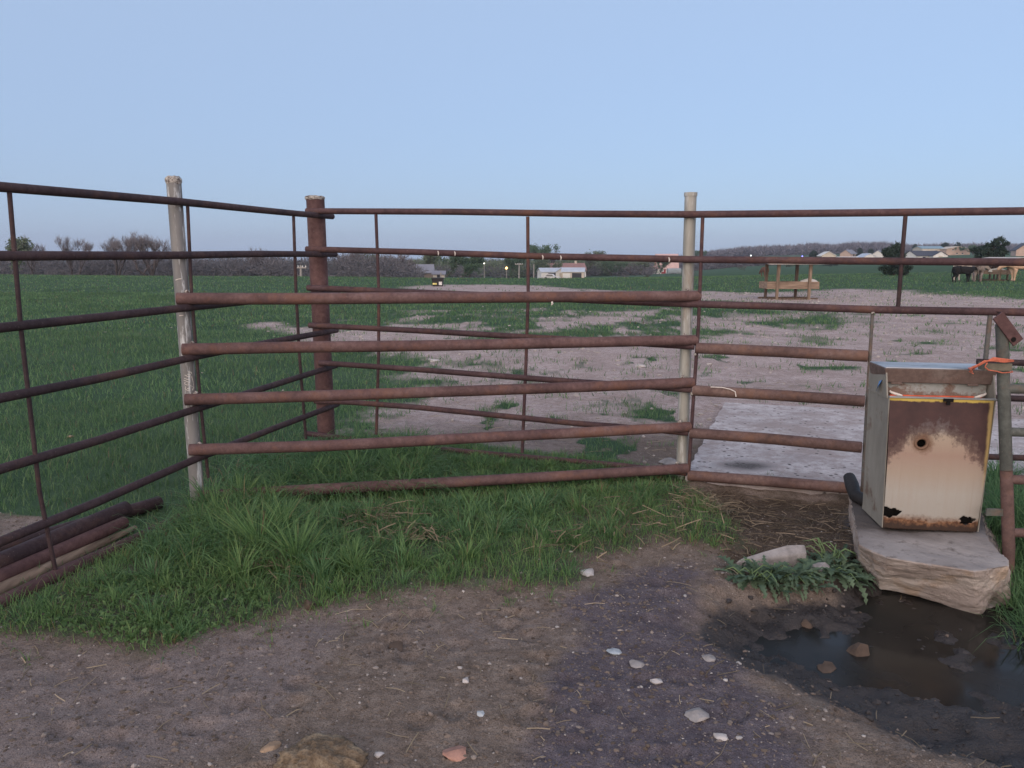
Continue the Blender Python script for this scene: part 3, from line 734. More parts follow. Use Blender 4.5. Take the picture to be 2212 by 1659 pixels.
# paint drips left by welding on the upper rails
for px, py in [(949, 546), (1174, 555), (1213, 556), (1446, 560), (985, 547), (1190, 642)]:
    c = BP.hit(px, py + 1) + BP.n * .0235
    m = MB(); m.tube([c + Vector((-.002, 0, .016)), c + Vector((.004, .0, .002)), c + Vector((.001, .003, -.016))], [.003, .0055, .002], 6); m.build('weld', CHALK, fb)

# five pipes welded across the corner from post to post
FP = Plane((pb.x + .045, pb.y - .055), (rb.x, rb.y - .075))
fc = thing('corner_rails', 'five red-brown pipes welded across the grassy fence corner, post to post', 'pipe rails', tuple(FP.hit(1000, 1040)))
for pts in [[(382, 645), (650, 645), (1000, 643), (1300, 641), (1511, 639)], [(394, 755), (650, 750), (950, 746), (1250, 740), (1504, 735)], [(400, 863), (700, 855), (1000, 845), (1250, 836), (1497, 826)],
            [(409, 972), (700, 963), (1000, 947), (1250, 935), (1490, 922)], [(430, 1072), (600, 1062), (900, 1046), (1200, 1029), (1484, 1012)]]:
    rail(FP, pts, .0345, fc, RUST, .002, seg=18)
m = MB(); c = FP.hit(1189, 651) + FP.n * .036
m.tube([c, c + Vector((.004, -.004, -.012)), c + Vector((-.004, -.002, -.022))], [.006, .007, .002], 6); m.build('weld', CHALK, fc)

# pipes and a split post lying along the foot of the left fence
def ground_pole(name, label, a, b, za, zb, r, mat, cat, taper=1.0, beyond=-340):
    A, B = on_z(*a, za), on_z(*b, zb)
    A = A + (A - B).normalized() * 1.1
    m = MB(); n = 9
    pts = [A.lerp(B, i / n) for i in range(n + 1)]
    m.tube(pts, [r * (1 - (1 - taper) * (i / n) ** 3) for i in range(n + 1)], 16)
    # black disc on the closed end, painting the shade inside the pipe
    o = m.build(name, mat, None, loc=tuple(A.lerp(B, .6)))
    if taper == 1.0:
        d = (B - A).normalized(); e = MB(); e.tube([B - d * .004, B + d * .0015], r * .78, 16)
        e.build('pipe_mouth', HOLE, o, loc=tuple(A.lerp(B, .6)))
    return tag(o, label, cat)
HOLE = plain('dark hollow', (.006, .005, .005), .95, .1)  # near-black, paints the shade inside holes and pipe ends
SPLIT = wood('grey split wood', (.20, .15, .115), (.28, .22, .17), 1.0, 1)
ground_pole('loose_pipe', 'thick dark pipe on top of the pile by the left fence', (0, 1213), (272, 1098), .13, .13, .041, RUST_DK, 'pipe')
ground_pole('loose_pipe', 'dark pipe reaching farthest out of the pile by the left fence', (0, 1186), (345, 1085), .05, .05, .038, RUST_DK, 'pipe')
ground_pole('loose_pipe', 'thinner brown pipe below the thick one in the left pile', (0, 1245), (268, 1128), .088, .088, .033, RUST_PURPLE, 'pipe')
ground_pole('split_post', 'weathered split wooden post lying among the rusty pipes', (0, 1275), (292, 1140), .045, .045, .038, SPLIT, 'wooden post', .35)
for o in bpy.data.objects:
    if o.name.startswith('loose_pipe') and 'label' in o: o['group'] = 'pipes piled along the left fence'

# weld scars where the corner pipes meet the posts
for (px, py) in [(404, 632), (414, 743), (421, 851), (430, 960)]: weld_bead(fc, [FP.hit(px, py) - FP.n * .012], .017)
for (px, py) in [(1487, 627), (1481, 724), (1475, 815), (1469, 911), (1464, 1002)]: weld_bead(fc, [FP.hit(px, py) - FP.n * .012], .016)
# a length of white string caught on the second rail of the panel
m = MB(); FQ = BP.off(.042)
m.tube([FQ.hit(*p) for p in [(1535, 836), (1560, 837), (1578, 841), (1588, 846), (1590, 857)]], .0035, 6)
tag(m.build('string', CHALK, None, loc=tuple(FQ.hit(1580, 843))), 'short white string draped over the second rail of the low panel', 'string')

# ------------------------------------------------------------------ concrete pad, broken slab, waterer, gate
def concrete(name, a, b, c):
    m = NT(name); n1 = m.noise(2.4, 6, .65); n2 = m.noise(14, 5, .7); n3 = m.noise(70, 3, .7)
    col = m.ramp(n1, (.3, b), (.55, a), (.75, tuple(x * 1.15 for x in a)))
    col = m.mix(m.ramp(n2, (.42, 0.), (.66, .8)), col, c)
    d = m.noise(1.1, 5, .7); col = m.mix(m.ramp(d, (.50, 0.), (.62, .8)), col, (.30, .25, .235)); col = m.mix(m.ramp(d, (.30, .75), (.42, 0.)), col, (.36, .30, .28))
    vo = m.n.new('ShaderNodeSeparateColor'); m.l.new(m.voro(22, out=1), vo.inputs[0]); sp = m.math('MULTIPLY', m.ramp(vo.outputs[0], (.80, 0.), (.83, 1.)), m.ramp(m.voro(22), (.22, 1.), (.34, 0.)))
    col = m.mix(m.math('MULTIPLY', sp, .85), col, (.03, .026, .025))
    s0 = on_z(1610, 1006, .035); po = m.sep(m.tc.outputs['Object']); ex = m.math('MULTIPLY', m.math('SUBTRACT', po[0], s0.x), 1.0); ey = m.math('MULTIPLY', m.math('SUBTRACT', po[1], s0.y), 1.5)
    rr = m.math('SQRT', m.math('ADD', m.math('MULTIPLY', ex, ex), m.math('MULTIPLY', ey, ey))); rr = m.math('ADD', rr, m.math('MULTIPLY', m.math('SUBTRACT', n2, .5), .35))
    col = m.mix(m.ramp(rr, (.06, .85), (.26, 0.)), col, (.05, .045, .045))
    m.b.inputs['Specular IOR Level'].default_value = .08
    col = m.mix(m.ramp(n3, (.34, .5), (.48, 0.)), col, tuple(x * .45 for x in a))
    col = m.mix(m.ramp(n3, (.68, 0.), (.8, .4)), col, (.55, .53, .5))
    m.bump(m.math('ADD', n2, n3), .35, .006)
    return m.out(col, .88)
PADM = concrete('worn concrete', (.52, .49, .49), (.34, .31, .31), (.27, .225, .215))
P2 = [(1484, 1028), (1492, 1000), (1565, 869), (1860, 885), (2212, 906), (2560, 930), (2640, 1010), (2300, 1032), (2050, 1030), (1850, 1052), (1800, 1050)]
pp = [on_z(a, b, .035) for a, b in P2]
m = MB(); n = len(pp)
fine = []
for i in range(n):
    a, b = pp[i], pp[(i + 1) % n]; k = max(1, int((b - a).length / .12))
    for j in range(k):
        c = a.lerp(b, j / k); fine.append(Vector((c.x + random.uniform(-.012, .012), c.y + random.uniform(-.012, .012), .035)))
n = len(fine)
m.add(fine + [p - Vector((0, 0, .13)) for p in fine], [tuple(range(n - 1, -1, -1))] + [(i, (i + 1) % n, (i + 1) % n + n, i + n) for i in range(n)])
kind(m.build('concrete_pad', PADM), 'structure')

def slab_mat():
    m = NT('broken limestone slab'); co = m.obj((1, 1, 3.2)); n1 = m.noise(3.0, 6, .65, co); n2 = m.noise(16, 6, .7, co); n3 = m.noise(80, 3, .7)
    g = m.n.new('ShaderNodeNewGeometry'); up = m.sep(g.outputs['Normal'])[2]
    side = m.ramp(n1, (.28, (.20, .163, .145)), (.5, (.30, .258, .235)), (.72, (.43, .39, .36)))
    side = m.mix(m.ramp(n2, (.60, 0.), (.70, .8)), side, (.50, .45, .40))
    side = m.mix(m.ramp(n1, (.30, .6), (.40, 0.)), side, (.20, .11, .05))
    top = m.ramp(n1, (.3, (.21, .195, .19)), (.55, (.30, .285, .28)), (.75, (.36, .34, .33)))
    top = m.mix(m.ramp(n2, (.30, .8), (.44, 0.)), top, (.09, .074, .066))
    pos = m.sep(m.tc.outputs['Object']); st = m.math('ADD', m.math('MULTIPLY', pos[1], 1.0), m.math('MULTIPLY', m.math('SUBTRACT', n1, .5), .5))
    top = m.mix(m.ramp(st, (.17, 0.), (.36, .85)), top, (.055, .045, .04))
    side = m.mix(m.ramp(m.noise(5, 4), (.58, 0.), (.68, .5)), side, (.30, .20, .115))
    col = m.mix(m.ramp(up, (.45, 0.), (.75, 1.)), side, top)
    m.bump(m.math('ADD', n2, m.math('MULTIPLY', n3, .5)), .6, .012)
    return m.out(col, .92)
TOPZ, BOTZ = .10, -.175
top = [(1836, 1072), (1846, 1130), (1854, 1176), (1884, 1191), (1918, 1204), (1960, 1212), (2010, 1219), (2060, 1227), (2102, 1234), (2145, 1228), (2182, 1222), (2176, 1207), (2158, 1190), (2140, 1168), (2128, 1150), (2115, 1085), (1980, 1060)]
bot = [(1834, 1135), (1838, 1190), (1850, 1243), (1878, 1262), (1900, 1274), (1938, 1279), (1985, 1290), (2035, 1302), (2085, 1326), (2112, 1333), (2150, 1322), (2188, 1316), (2196, 1270), (2190, 1240), (2180, 1215), (2150, 1150), (1980, 1130)]
bm = bmesh.new()
T = [bm.verts.new(on_z(a, b, TOPZ)) for a, b in top]; B = [bm.verts.new(on_z(a, b, BOTZ + .05 if i in (4, 5, 6, 7) else BOTZ + .02)) for i, (a, b) in enumerate(bot)]
bm.faces.new(T)
bm.faces.new(list(reversed(B)))
for i in range(len(T)): bm.faces.new((T[i], B[i], B[(i + 1) % len(T)], T[(i + 1) % len(T)]))
bmesh.ops.recalc_face_normals(bm, faces=bm.faces)
bmesh.ops.triangulate(bm, faces=bm.faces)
bmesh.ops.bevel(bm, geom=[e for e in bm.edges if e.calc_face_angle(0) > .5], offset=.006, segments=1, affect='EDGES')
bmesh.ops.triangulate(bm, faces=bm.faces)
for _ in range(5):
    lng = [e for e in bm.edges if e.calc_length() > .016]
    if lng: bmesh.ops.subdivide_edges(bm, edges=lng, cuts=1)
    bmesh.ops.triangulate(bm, faces=bm.faces)
bm.normal_update()
vv = np.array([v.co[:] for v in bm.verts])
k1 = fbm(vv[:, 0] * 5 + vv[:, 1] * 5, vv[:, 2] * 9 + vv[:, 1] * 3 + 1.7 * vnoise(vv[:, 0] * 4, vv[:, 2] * 6, 66), 61) - .5
k2 = fbm(vv[:, 0] * 26 + vv[:, 1] * 26, vv[:, 2] * 42, 62, 4) - .5
k2 = k2 + .10 * (vnoise(vv[:, 2] * 40 + k1 * 1.2, vv[:, 0] * 2, 63) - .5) + .8 * np.maximum(0, fbm(vv[:, 0] * 7, vv[:, 2] * 9 + vv[:, 1] * 5, 64, 2) - .58) * -6
for v, a, b in zip(bm.verts, k1, k2):
    s = .25 if v.normal.z > .8 else 1.0
    v.co += v.normal * (a * .032 + b * .020) * s
sc_ = on_z(2000, 1240, 0)
me = bpy.data.meshes.new('stone_slab'); bmesh.ops.translate(bm, verts=bm.verts, vec=-Vector((sc_.x, sc_.y, 0))); bm.to_mesh(me); bm.free()
me.materials.append(slab_mat()); me.polygons.foreach_set('use_smooth', [False] * len(me.polygons))
sl = bpy.data.objects.new('stone_slab', me); COL.objects.link(sl); sl.location = (sc_.x, sc_.y, 0)
tag(sl, 'thick broken limestone slab at the puddle, carrying the rusty waterer', 'stone slab')

# the livestock waterer: local frame u (width), v (depth), w (height)
o0 = on_z(1908, 1141, TOPZ + .012)
wt = thing('livestock_waterer', 'cream steel livestock waterer with rusty front, drain hole and hinged lid', 'waterer', tuple(o0), rz=R(-6.8))
wt.rotation_euler = (R(0), R(.4), R(-6.8))
def front_mat():
    m = NT('rust stained cream steel'); co = m.sep(m.tc.outputs['Object']); u, w = co[0], co[2]
    n1, n2, n3 = m.noise(7, 6, .65), m.noise(38, 5, .7), m.noise(9, 5, .7, m.obj((3.2, 1, .35)))
    # height of the rust line: arched in the middle, running lower towards both edges
    du = m.math('SUBTRACT', u, .215)
    line = m.math('SUBTRACT', m.math('MULTIPLY', m.math('MULTIPLY', du, du), -3.0), -.525)
    h = m.math('SUBTRACT', w, line)
    h = m.math('ADD', h, m.math('MULTIPLY', m.math('SUBTRACT', n1, .5), .17)); h = m.math('ADD', h, m.math('MULTIPLY', m.math('SUBTRACT', n2, .5), .20)); h = m.math('ADD', h, m.math('MULTIPLY', m.math('SUBTRACT', n3, .5), .10))
    cream = m.ramp(w, (.0, (.30, .29, .262)), (.20, (.34, .325, .295)), (.30, (.33, .275, .225)), (.40, (.30, .215, .172)), (.50, (.35, .29, .225)), (.57, (.33, .33, .345)))
    cream = m.mix(m.ramp(n3, (.42, 0.), (.7, .18)), cream, (.29, .215, .16))
    dr = m.noise(11, 4, .6, m.obj((5, 1, .18))); cream = m.mix(m.ramp(dr, (.58, 0.), (.74, .22)), cream, (.25, .20, .155))
    cream = m.mix(m.ramp(n2, (.60, 0.), (.72, .35)), cream, (.30, .27, .23))
    br = m.ramp(n1, (.3, (.040, .022, .023)), (.55, (.066, .036, .035)), (.75, (.10, .058, .050)))
    col = m.mix(m.ramp(h, (.49, 0.), (.53, 1.)) if False else m.ramp(m.math('ADD', h, .5), (.455, 0.), (.50, .75), (.56, 1.)), cream, br)
    # ring of rust round the drain hole
    dx, dz = m.math('SUBTRACT', u, .150), m.math('SUBTRACT', w, .460)
    r = m.math('SQRT', m.math('ADD', m.math('MULTIPLY', dx, dx), m.math('MULTIPLY', dz, dz)))
    r = m.math('ADD', r, m.math('MULTIPLY', m.math('SUBTRACT', n2, .5), .06))
    col = m.mix(m.ramp(r, (.035, .85), (.062, 0.)), col, (.14, .075, .045))
    # rotten bottom hem
    b = m.math('ADD', w, m.math('MULTIPLY', m.math('SUBTRACT', n1, .5), .05)); b = m.math('ADD', b, m.math('MULTIPLY', m.math('SUBTRACT', n2, .5), .05))
    col = m.mix(m.ramp(b, (.050, 1.), (.085, 0.)), col, m.ramp(n2, (.4, (.085, .035, .018)), (.6, (.22, .115, .06))))
    col = m.mix(m.ramp(b, (.022, .95), (.048, 0.)), col, (.035, .022, .017))
    # yellow paint left along the top hem and the right edge
    y = m.math('ADD', w, m.math('MULTIPLY', m.math('SUBTRACT', n2, .5), .022))
    col = m.mix(m.ramp(y, (.672, 0.), (.678, .95)), col, (.52, .39, .09))
    yr = m.math('ADD', u, m.math('MULTIPLY', m.math('SUBTRACT', n1, .5), .03))
    col = m.mix(m.math('MULTIPLY', m.ramp(yr, (.452, 0.), (.462, .7)), m.ramp(w, (.2, 0.), (.42, 1.))), col, (.50, .37, .15))
    m.bump(m.math('ADD', n1, n2), .2, .004)
    return m.out(col, m.ramp(n1, (.3, .5), (.7, .8)))
FRONT = front_mat()
def side_mat():
    m = NT('stained shaded cream side'); n1, n3 = m.noise(6, 5, .65), m.noise(4, 5, .7, m.obj((1, 1.6, .7)))
    col = m.ramp(n3, (.3, (.19, .18, .16)), (.55, (.26, .25, .22)), (.75, (.30, .29, .26)))  # cream darkened to carry the shade of the side; brown blotches are stains
    col = m.mix(m.ramp(n1, (.58, 0.), (.68, .75)), col, (.12, .065, .042))
    return m.out(col, .6)
SIDE = side_mat()
GALVP = plain('zinc sheet', (.27, .28, .28), .5, .3, 5, .1, .3)
def lidtop_mat():
    m = NT('worn galvanised lid'); n = m.noise(4, 5, .65, m.obj((1, 2.5, 1))); n2 = m.noise(30, 4, .7)
    col = m.ramp(n, (.34, (.07, .06, .06)), (.44, (.33, .345, .36)), (.7, (.48, .50, .52)))
    return m.out(m.mix(m.ramp(n2, (.62, 0.), (.72, .4)), col, (.2, .13, .1)), .38, .5)
LIDTOP = lidtop_mat()
LIDF = rust('rusty zinc edge', (.10, .07, .062), (.16, .115, .10), (.25, .22, .20), (.15, .085, .06))
ORANGE = plain('sealing strip', (.55, .10, .045), .6, .3, 20)
def trough_mat():
    m = NT('trough lip'); co = m.sep(m.tc.outputs['Object']); n1, n2 = m.noise(8, 5, .65), m.noise(36, 4, .7)
    base = m.ramp(n1, (.3, (.20, .21, .20)), (.6, (.31, .325, .315)), (.8, (.40, .38, .34)))
    q = m.math('ADD', n1, m.math('MULTIPLY', m.math('SUBTRACT', n2, .5), .35)); q = m.math('ADD', q, m.math('MULTIPLY', m.math('SUBTRACT', co[2], .76), -2.4))
    return m.out(m.mix(m.ramp(q, (.52, 0.), (.64, .9)), base, (.12, .066, .045)), .6)
TROUGH = trough_mat()
W0, W1, H, D = .462, .500, .690, .32
def U(u, w): return (u - W0 / 2) * (W0 + (W1 - W0) * w / H) / W0 + W0 / 2
# front panel: a curved sheet with a drain hole cut through it
fp = MB(); nu, nw = 110, 160
us = [-.0 + W0 * i / nu for i in range(nu + 1)]; ws = [H * j / nw for j in range(nw + 1)]
def fv(u, w):
    e = abs(u / W0 - .5) * 2
    return -.030 * (1 - w / H) * 0 + .018 * max(0, (w / H - .45)) ** 1.3 - .010 * math.sin(math.pi * w / H) + .010 * e ** 6
hu, hw, hr = .150, .460, .0235
vid = {}; vs = []; fs = []
def rot_hole(u, w):                                # rusted-through corners along the bottom hem
    for (a, b, ra, rb) in ((.030, .088, .046, .026), (.402, .062, .038, .022)):
        k = math.atan2((w - b) / rb, (u - a) / ra)
        if ((u - a) / ra) ** 2 + ((w - b) / rb) ** 2 < 1 + .28 * math.sin(3 * k + 1) + .22 * math.sin(7 * k): return True
    return False
for j, w in enumerate(ws):
    for i, u in enumerate(us): vid[i, j] = len(vs); vs.append((U(u, w), fv(u, w), w + (.006 * math.sin(i * 1.9) * random.random() if j == 0 else 0)))
for j in range(nw):
    for i in range(nu):
        cu, cw = (us[i] + us[i + 1]) / 2, (ws[j] + ws[j + 1]) / 2
        if math.hypot(cu - hu, cw - hw) < hr + .003 or rot_hole(cu, cw): continue
        fs.append((vid[i, j], vid[i + 1, j], vid[i + 1, j + 1], vid[i, j + 1]))
fp.add(vs, fs, True)
seg = 32                                           # rim of the drain hole, round
rv = [(U(hu + r * math.cos(6.2832 * k / seg), hw), fv(hu, hw) + dv, hw + r * math.sin(6.2832 * k / seg)) for r, dv in ((hr, .014), (hr, -.0008), (hr + .0035, -.0004), (hr + .010, .0002)) for k in range(seg)]
fp.add(rv, [(r * seg + k, r * seg + (k + 1) % seg, (r + 1) * seg + (k + 1) % seg, (r + 1) * seg + k) for r in range(3) for k in range(seg)], True)
def wpart(mb, name, mat, parent=None, bev=0.0):
    o = mb.build(name, mat, None, bev); o.parent = parent or wt; return o
f = wpart(fp, 'front_panel', FRONT)
sd_ = f.modifiers.new('sheet', 'SOLIDIFY'); sd_.thickness = .003; sd_.offset = -1
def sheet(mb, a, b, c, d, t=.006):
    a, b, c, d = map(Vector, (a, b, c, d)); n = (b - a).cross(d - a).normalized() * t
    mb.hexa([a, b, b - n, a - n, d, c, c - n, d - n])
for nm, s in (('side_panel', 0), ('side_panel', 1)):
    m = MB(); u0, u1 = (U(0, 0), U(0, H)) if s == 0 else (U(W0, 0), U(W0, H))
    k = -.004 if s == 0 else .004
    m.hexa([(u0 + k, .008, 0), (u0 + .004 + k, .008, 0), (u0 + .004 + k, D, 0), (u0 + k, D, 0), (u1 + k, .016, H), (u1 + .004 + k, .016, H), (u1 + .004 + k, D, H), (u1 + k, D, H)])
    wpart(m, nm, SIDE)
m = MB(); m.box((W0 / 2, D - .003, H / 2), (W0 + .01, .006, H)); wpart(m, 'back_panel', SIDE)
m = MB(); m.box((W0 / 2, D * .55, .30), (W0 - .03, D * .75, .55)); wpart(m, 'dark_inside', HOLE)        # near-black box painting the shade seen through the holes
# top hem of the front with its little latch notch
m = MB(); m.box((W0 / 2, .012, H + .003), (W1 + .012, .022, .008)); wpart(m, 'top_hem', GALVP, None, .002)
m = MB(); m.box((.255, -.004, H - .004), (.045, .012, .016)); m.box((.255, -.006, H - .018), (.016, .008, .02)); wpart(m, 'latch', HOLE)
# trough: lip sheet sloping up under the lid, with cheeks
m = MB(); a, b = -.028, W0 + .034
m.hexa([(a + .03, .085, H - .012), (b - .03, .085, H - .012), (b - .03, .11, H - .012), (a + .03, .11, H - .012), (a + .01, .118, H + .085), (b - .01, .118, H + .085), (b - .01, .14, H + .085), (a + .01, .14, H + .085)])
tr = wpart(m, 'trough', TROUGH)
m = MB(); m.box((W0 / 2, .05, H - .03), (W0 - .01, .07, .012)); wpart(m, 'water', bpy.data.materials['muddy water'])
for s in (0, 1):
    u0 = a if s == 0 else b
    m = MB(); k = .007 if s == 0 else -.007
    q = [(u0, .03, H - .01), (u0, D, H - .01), (u0, D, H + .125), (u0, .075, H + .125)]
    m.add(q + [(x + k, y, z) for x, y, z in q], [(0, 1, 2, 3), (7, 6, 5, 4), (0, 4, 5, 1), (1, 5, 6, 2), (2, 6, 7, 3), (3, 7, 4, 0)])
    wpart(m, 'cheek', SIDE)
    m = MB(); n_ = 10
    pts = [((u0 + k * 4) + (1 if s == 0 else -1) * .06 * (i / n_), .080 - .012 * (i / n_), H + .022 - .022 * (i / n_) ** .6) for i in range(n_ + 1)]
    m.tube(pts, [.006 * (.5 + .5 * math.sin(3.14 * i / n_)) + .002 for i in range(n_ + 1)], 8); wpart(m, 'sealant', CHALK)
m = MB(); m.tube([(a + .03, .078, H - .004), (W0 * .4, .074, H - .004), (W0 * .7, .074, H - .002), (b - .05, .08, H - .003)], .0085, 8); wpart(m, 'seal', ORANGE)
m = MB(); m.tube([(a + .05, .112, H + .078), (W0 * .5, .112, H + .076), (b - .1, .112, H + .078)], .0055, 8); wpart(m, 'seal', ORANGE)
# lid
m = MB(); a2, b2 = -.036, W0 + .046; z0, z1 = H + .066, H + .140
m.hexa([(a2 + .018, .083, z0), (b2 - .018, .083, z0), (b2 - .010, D - .02, z0), (a2 + .010, D - .02, z0), (a2, .068, z1), (b2, .068, z1), (b2, D, z1), (a2, D, z1)])
for c in (.03, .40): m.box((c, .080, z0 - .003), (.055, .012, .010))
ld = wpart(m, 'lid', LIDF, None, .004)
m = MB(); m.hexa([(a2 + .004, .072, z1 + .001), (b2 - .004, .072, z1 + .001), (b2 - .004, D - .004, z1 + .001), (a2 + .004, D - .004, z1 + .001), (a2 + .006, .074, z1 + .006), (b2 - .006, .074, z1 + .006), (b2 - .006, D - .006, z1 + .004), (a2 + .006, D - .006, z1 + .004)])
o = m.build('lid_sheet', LIDTOP, None, .002); o.parent = ld
BLUE = plain('blue plastic', (.10, .24, .50), .5, .2)
m = MB(); m.add([(-.052, .10, H + .04), (-.03, .11, H + .075), (-.028, .16, H + .06), (-.045, .14, H + .005)], [(0, 1, 2, 3)]); m.add([(-.052, .104, H + .04), (-.03, .114, H + .075), (-.045, .144, H + .005)], [(2, 1, 0)])
wpart(m, 'tarp_scrap', BLUE)

# rusty angle bar and old hose at the left foot of the waterer
g0 = on_z(1875, 1090, TOPZ)
m = MB()
a, b = at_y(1860, 1070, g0.y + .10), at_y(1891, 1106, g0.y - .06)
d = (b - a).normalized(); n = Vector((0, 0, 1)).cross(d).normalized() * .034
m.hexa([a - n, b - n, b + n, a + n, a - n + Vector((0, 0, .006)), b - n + Vector((0, 0, .006)), b + n + Vector((0, 0, .006)), a + n + Vector((0, 0, .006))])
m.hexa([a - n, b - n, b - n * .82, a - n * .82, a - n + Vector((0, 0, .045)), b - n + Vector((0, 0, .045)), b - n * .82 + Vector((0, 0, .045)), a - n * .82 + Vector((0, 0, .045))])
tag(m.build('angle_bar', RUST, None, loc=tuple(g0)), 'short rusty angle bar leaning at the left foot of the waterer', 'metal bar')
BLACKM = plain('black rubber', (.022, .021, .022), .6, .3, 12, .3)
m = MB(); pts = [g0 + Vector((x, y, z)) for x, y, z in [(-.02, .22, .10), (-.035, .14, .07), (-.05, .06, .035), (-.03, -.02, .03), (.0, -.09, .03), (.03, -.13, .03)]]
m.tube(pts, [.034, .04, .036, .038, .03, .022], 12)
tag(m.build('rubber_hose', BLACKM, None, loc=tuple(g0)), 'old black rubber hose crumpled beside the waterer on the slab', 'hose')

# gate on the right: leaning upright, rungs, angle stop; strap and twine
gt = on_z(2180, 1216, -.02)
g_ = thing('pipe_gate', 'leaning greenish pipe gate upright with stub rungs at right picture edge', 'gate', tuple(gt))
GREENP = rust('green grey pipe', (.060, .065, .060), (.105, .115, .105), (.16, .16, .145), (.17, .10, .07))
tp = at_y(2164, 700, gt.y + .05)
def gp_(py): k = (py - 700) / (1216 - 700); return tp.lerp(gt, max(0, k))
m = MB(); m.tube([gp_(700), gp_(780), gp_(900), gp_(1010)], .0285, 18); m.build('upright', GREENP, g_)
m = MB(); m.tube([gp_(1011), gp_(1110), gp_(1180), gt + Vector((0, 0, -.05))], [.0285, .029, .029, .027], 18); m.build('upright', RUST_BANK, g_).name = 'lower_upright'
for py, r, dy, mt in ((836, .024, 2, GREENP), (928, .023, -2, GREENP), (1031, .024, -2, RUST_BANK), (1148, .023, 2, RUST_BANK)):
    c = gp_(py); m = MB(); m.tube([c, c + Vector((.34, -.03, dy * .001)), c + Vector((.7, -.06, dy * .002))], r, 14); m.build('rung', mt, g_)
c = gp_(1103); m = MB(); m.box(c + Vector((-.055, .0, .0)), (.10, .012, .036), R(-6)); m.build('stub', GREENP, g_).name = 'stub_bar'
# angle stop welded across the top
a, b = at_y(2155, 681, tp.y - .035), at_y(2199, 740, tp.y - .035)
m = MB(); d = (b - a).normalized(); n = Vector((d.z, 0, -d.x)) * .028; t = Vector((0, .006, 0))
m.hexa([a - n + t, b - n + t, b + n + t, a + n + t, a - n - t, b - n - t, b + n - t, a + n - t])
m.hexa([a - n + t * 8, b - n + t * 8, b - n * .86 + t * 8, a - n * .86 + t * 8, a - n - t, b - n - t, b - n * .86 - t, a - n * .86 - t])
m.build('angle_stop', RUST_PURPLE, g_, .003)
m = MB(); c = b - d * .03 + n * .4 - t * 1.2; m.tube([c, c - t * .4], .012, 10); m.build('bolt_hole', HOLE, g_)
# strap round the upright
c = gp_(788) + Vector((-.01, -.036, 0))
m = MB(); m.box(c + Vector((-.035, 0, 0)), (.125, .008, .036), R(-3)); m.box(c + Vector((-.095, .03, 0)), (.008, .066, .036), R(-3))
tag(m.build('strap', plain('drab strap', (.13, .12, .09), .7, .3, 20, .2), None, .002, loc=tuple(c)), 'flat drab metal strap held to the leaning upright with orange twine', 'strap')
TW = plain('orange baling twine', (.48, .14, .085), .8, .25, 60)
m = MB(); c = gp_(783) + Vector((0, -.042, 0))
def tw(pts): m.tube([c + Vector(p) for p in pts], .0030, 6)
for k in range(5):
    z = .0 + .004 * k
    tw([(.034, .03, .014 + z * .4), (.02, -.004, .018 + z * .3), (-.03, -.008, .014 + z), (-.08, -.006, .020 + z), (-.125 - .006 * k, -.01, .022 - .006 * k), (-.175, -.02 + .01 * k, -.002 - .007 * k + random.uniform(-.006, .006)), (-.205 + .012 * k, -.02 + .008 * k, -.020 - .004 * k + random.uniform(-.01, .01))])
tw([(.034, .03, -.03), (.02, -.006, -.034), (-.03, -.008, -.038), (-.06, -.008, -.03), (-.10, -.01, -.024), (-.12, -.01, -.008), (-.11, -.01, .012)])
tag(m.build('twine', TW, None, loc=tuple(c)), 'frayed orange baling twine wound round the gate upright above the waterer', 'twine')

# ------------------------------------------------------------------ loose stones, dung, weeds
def rock(name, px, py, w, h, mat, label, cat='stone', flat=.6, ang=0.0, seed=0, sink=.25, sub=2, rough=.30, long=1.0):
    p = on_z(px, py, 0); p.z = gz(p.x, p.y); v = ray(px, py); t = p.y / v.y
    rw = w / FPX * t / 2; rh = max(rw * .55, h / FPX * t / 2)
    bm = bmesh.new(); bmesh.ops.create_icosphere(bm, subdivisions=sub, radius=1)
    V = np.array([q.co[:] for q in bm.verts])
    s1 = fbm(V[:, 0] * 1.3 + V[:, 2] * 1.9 + seed * 7.1, V[:, 1] * 1.3 + V[:, 2] * .7 + seed, 91, 2) - .5
    s2 = fbm(V[:, 0] * 4 + V[:, 2] * 5 + seed * 3.3, V[:, 1] * 4 + seed, 92, 2) - .5
    V = V * (1 + s1 * rough * 3 + s2 * rough)[:, None]
    rg = np.random.default_rng(seed + 5)                                          # broken faces
    for _ in range(7):
        d = rg.normal(size=3); d /= np.linalg.norm(d); k = V @ d; V = V - np.maximum(k - rg.uniform(.45, .8), 0)[:, None] * d
    ca, sa = math.cos(ang), math.sin(ang)
    X, Y, Z = V[:, 0] * rw * long, V[:, 1] * rw, V[:, 2] * rh * flat
    for q, x, y, z in zip(bm.verts, X * ca - Y * sa, X * sa + Y * ca, Z): q.co = (x, y, z)
    me = bpy.data.meshes.new(name); bm.to_mesh(me); bm.free(); me.materials.append(mat)
    me.polygons.foreach_set('use_smooth', [False] * len(me.polygons))
    o = bpy.data.objects.new(name, me); COL.objects.link(o); o.location = (p.x, p.y, p.z + rh * flat * (1 - sink * 2) * .6)
    return tag(o, label, cat)
S_GREY, S_WHITE, S_PINK, S_TAN, S_CLOD, S_BLUE = stone('grey limestone', (.27, .255, .25)), stone('pale limestone', (.42, .40, .39)), stone('pink sandstone', (.33, .19, .15)), stone('tan chert', (.33, .23, .15)), stone('dried clod', (.085, .062, .048)), stone('bluish gravel', (.36, .40, .43))
rock('stone', 1503, 1548, 52, 40, S_GREY, 'large light grey stone on the dark gravel near the bottom edge', seed=1, ang=.4)
rock('stone', 1531, 1421, 34, 20, S_GREY, 'grey stone beside the brown edge of the muddy hole', seed=2)
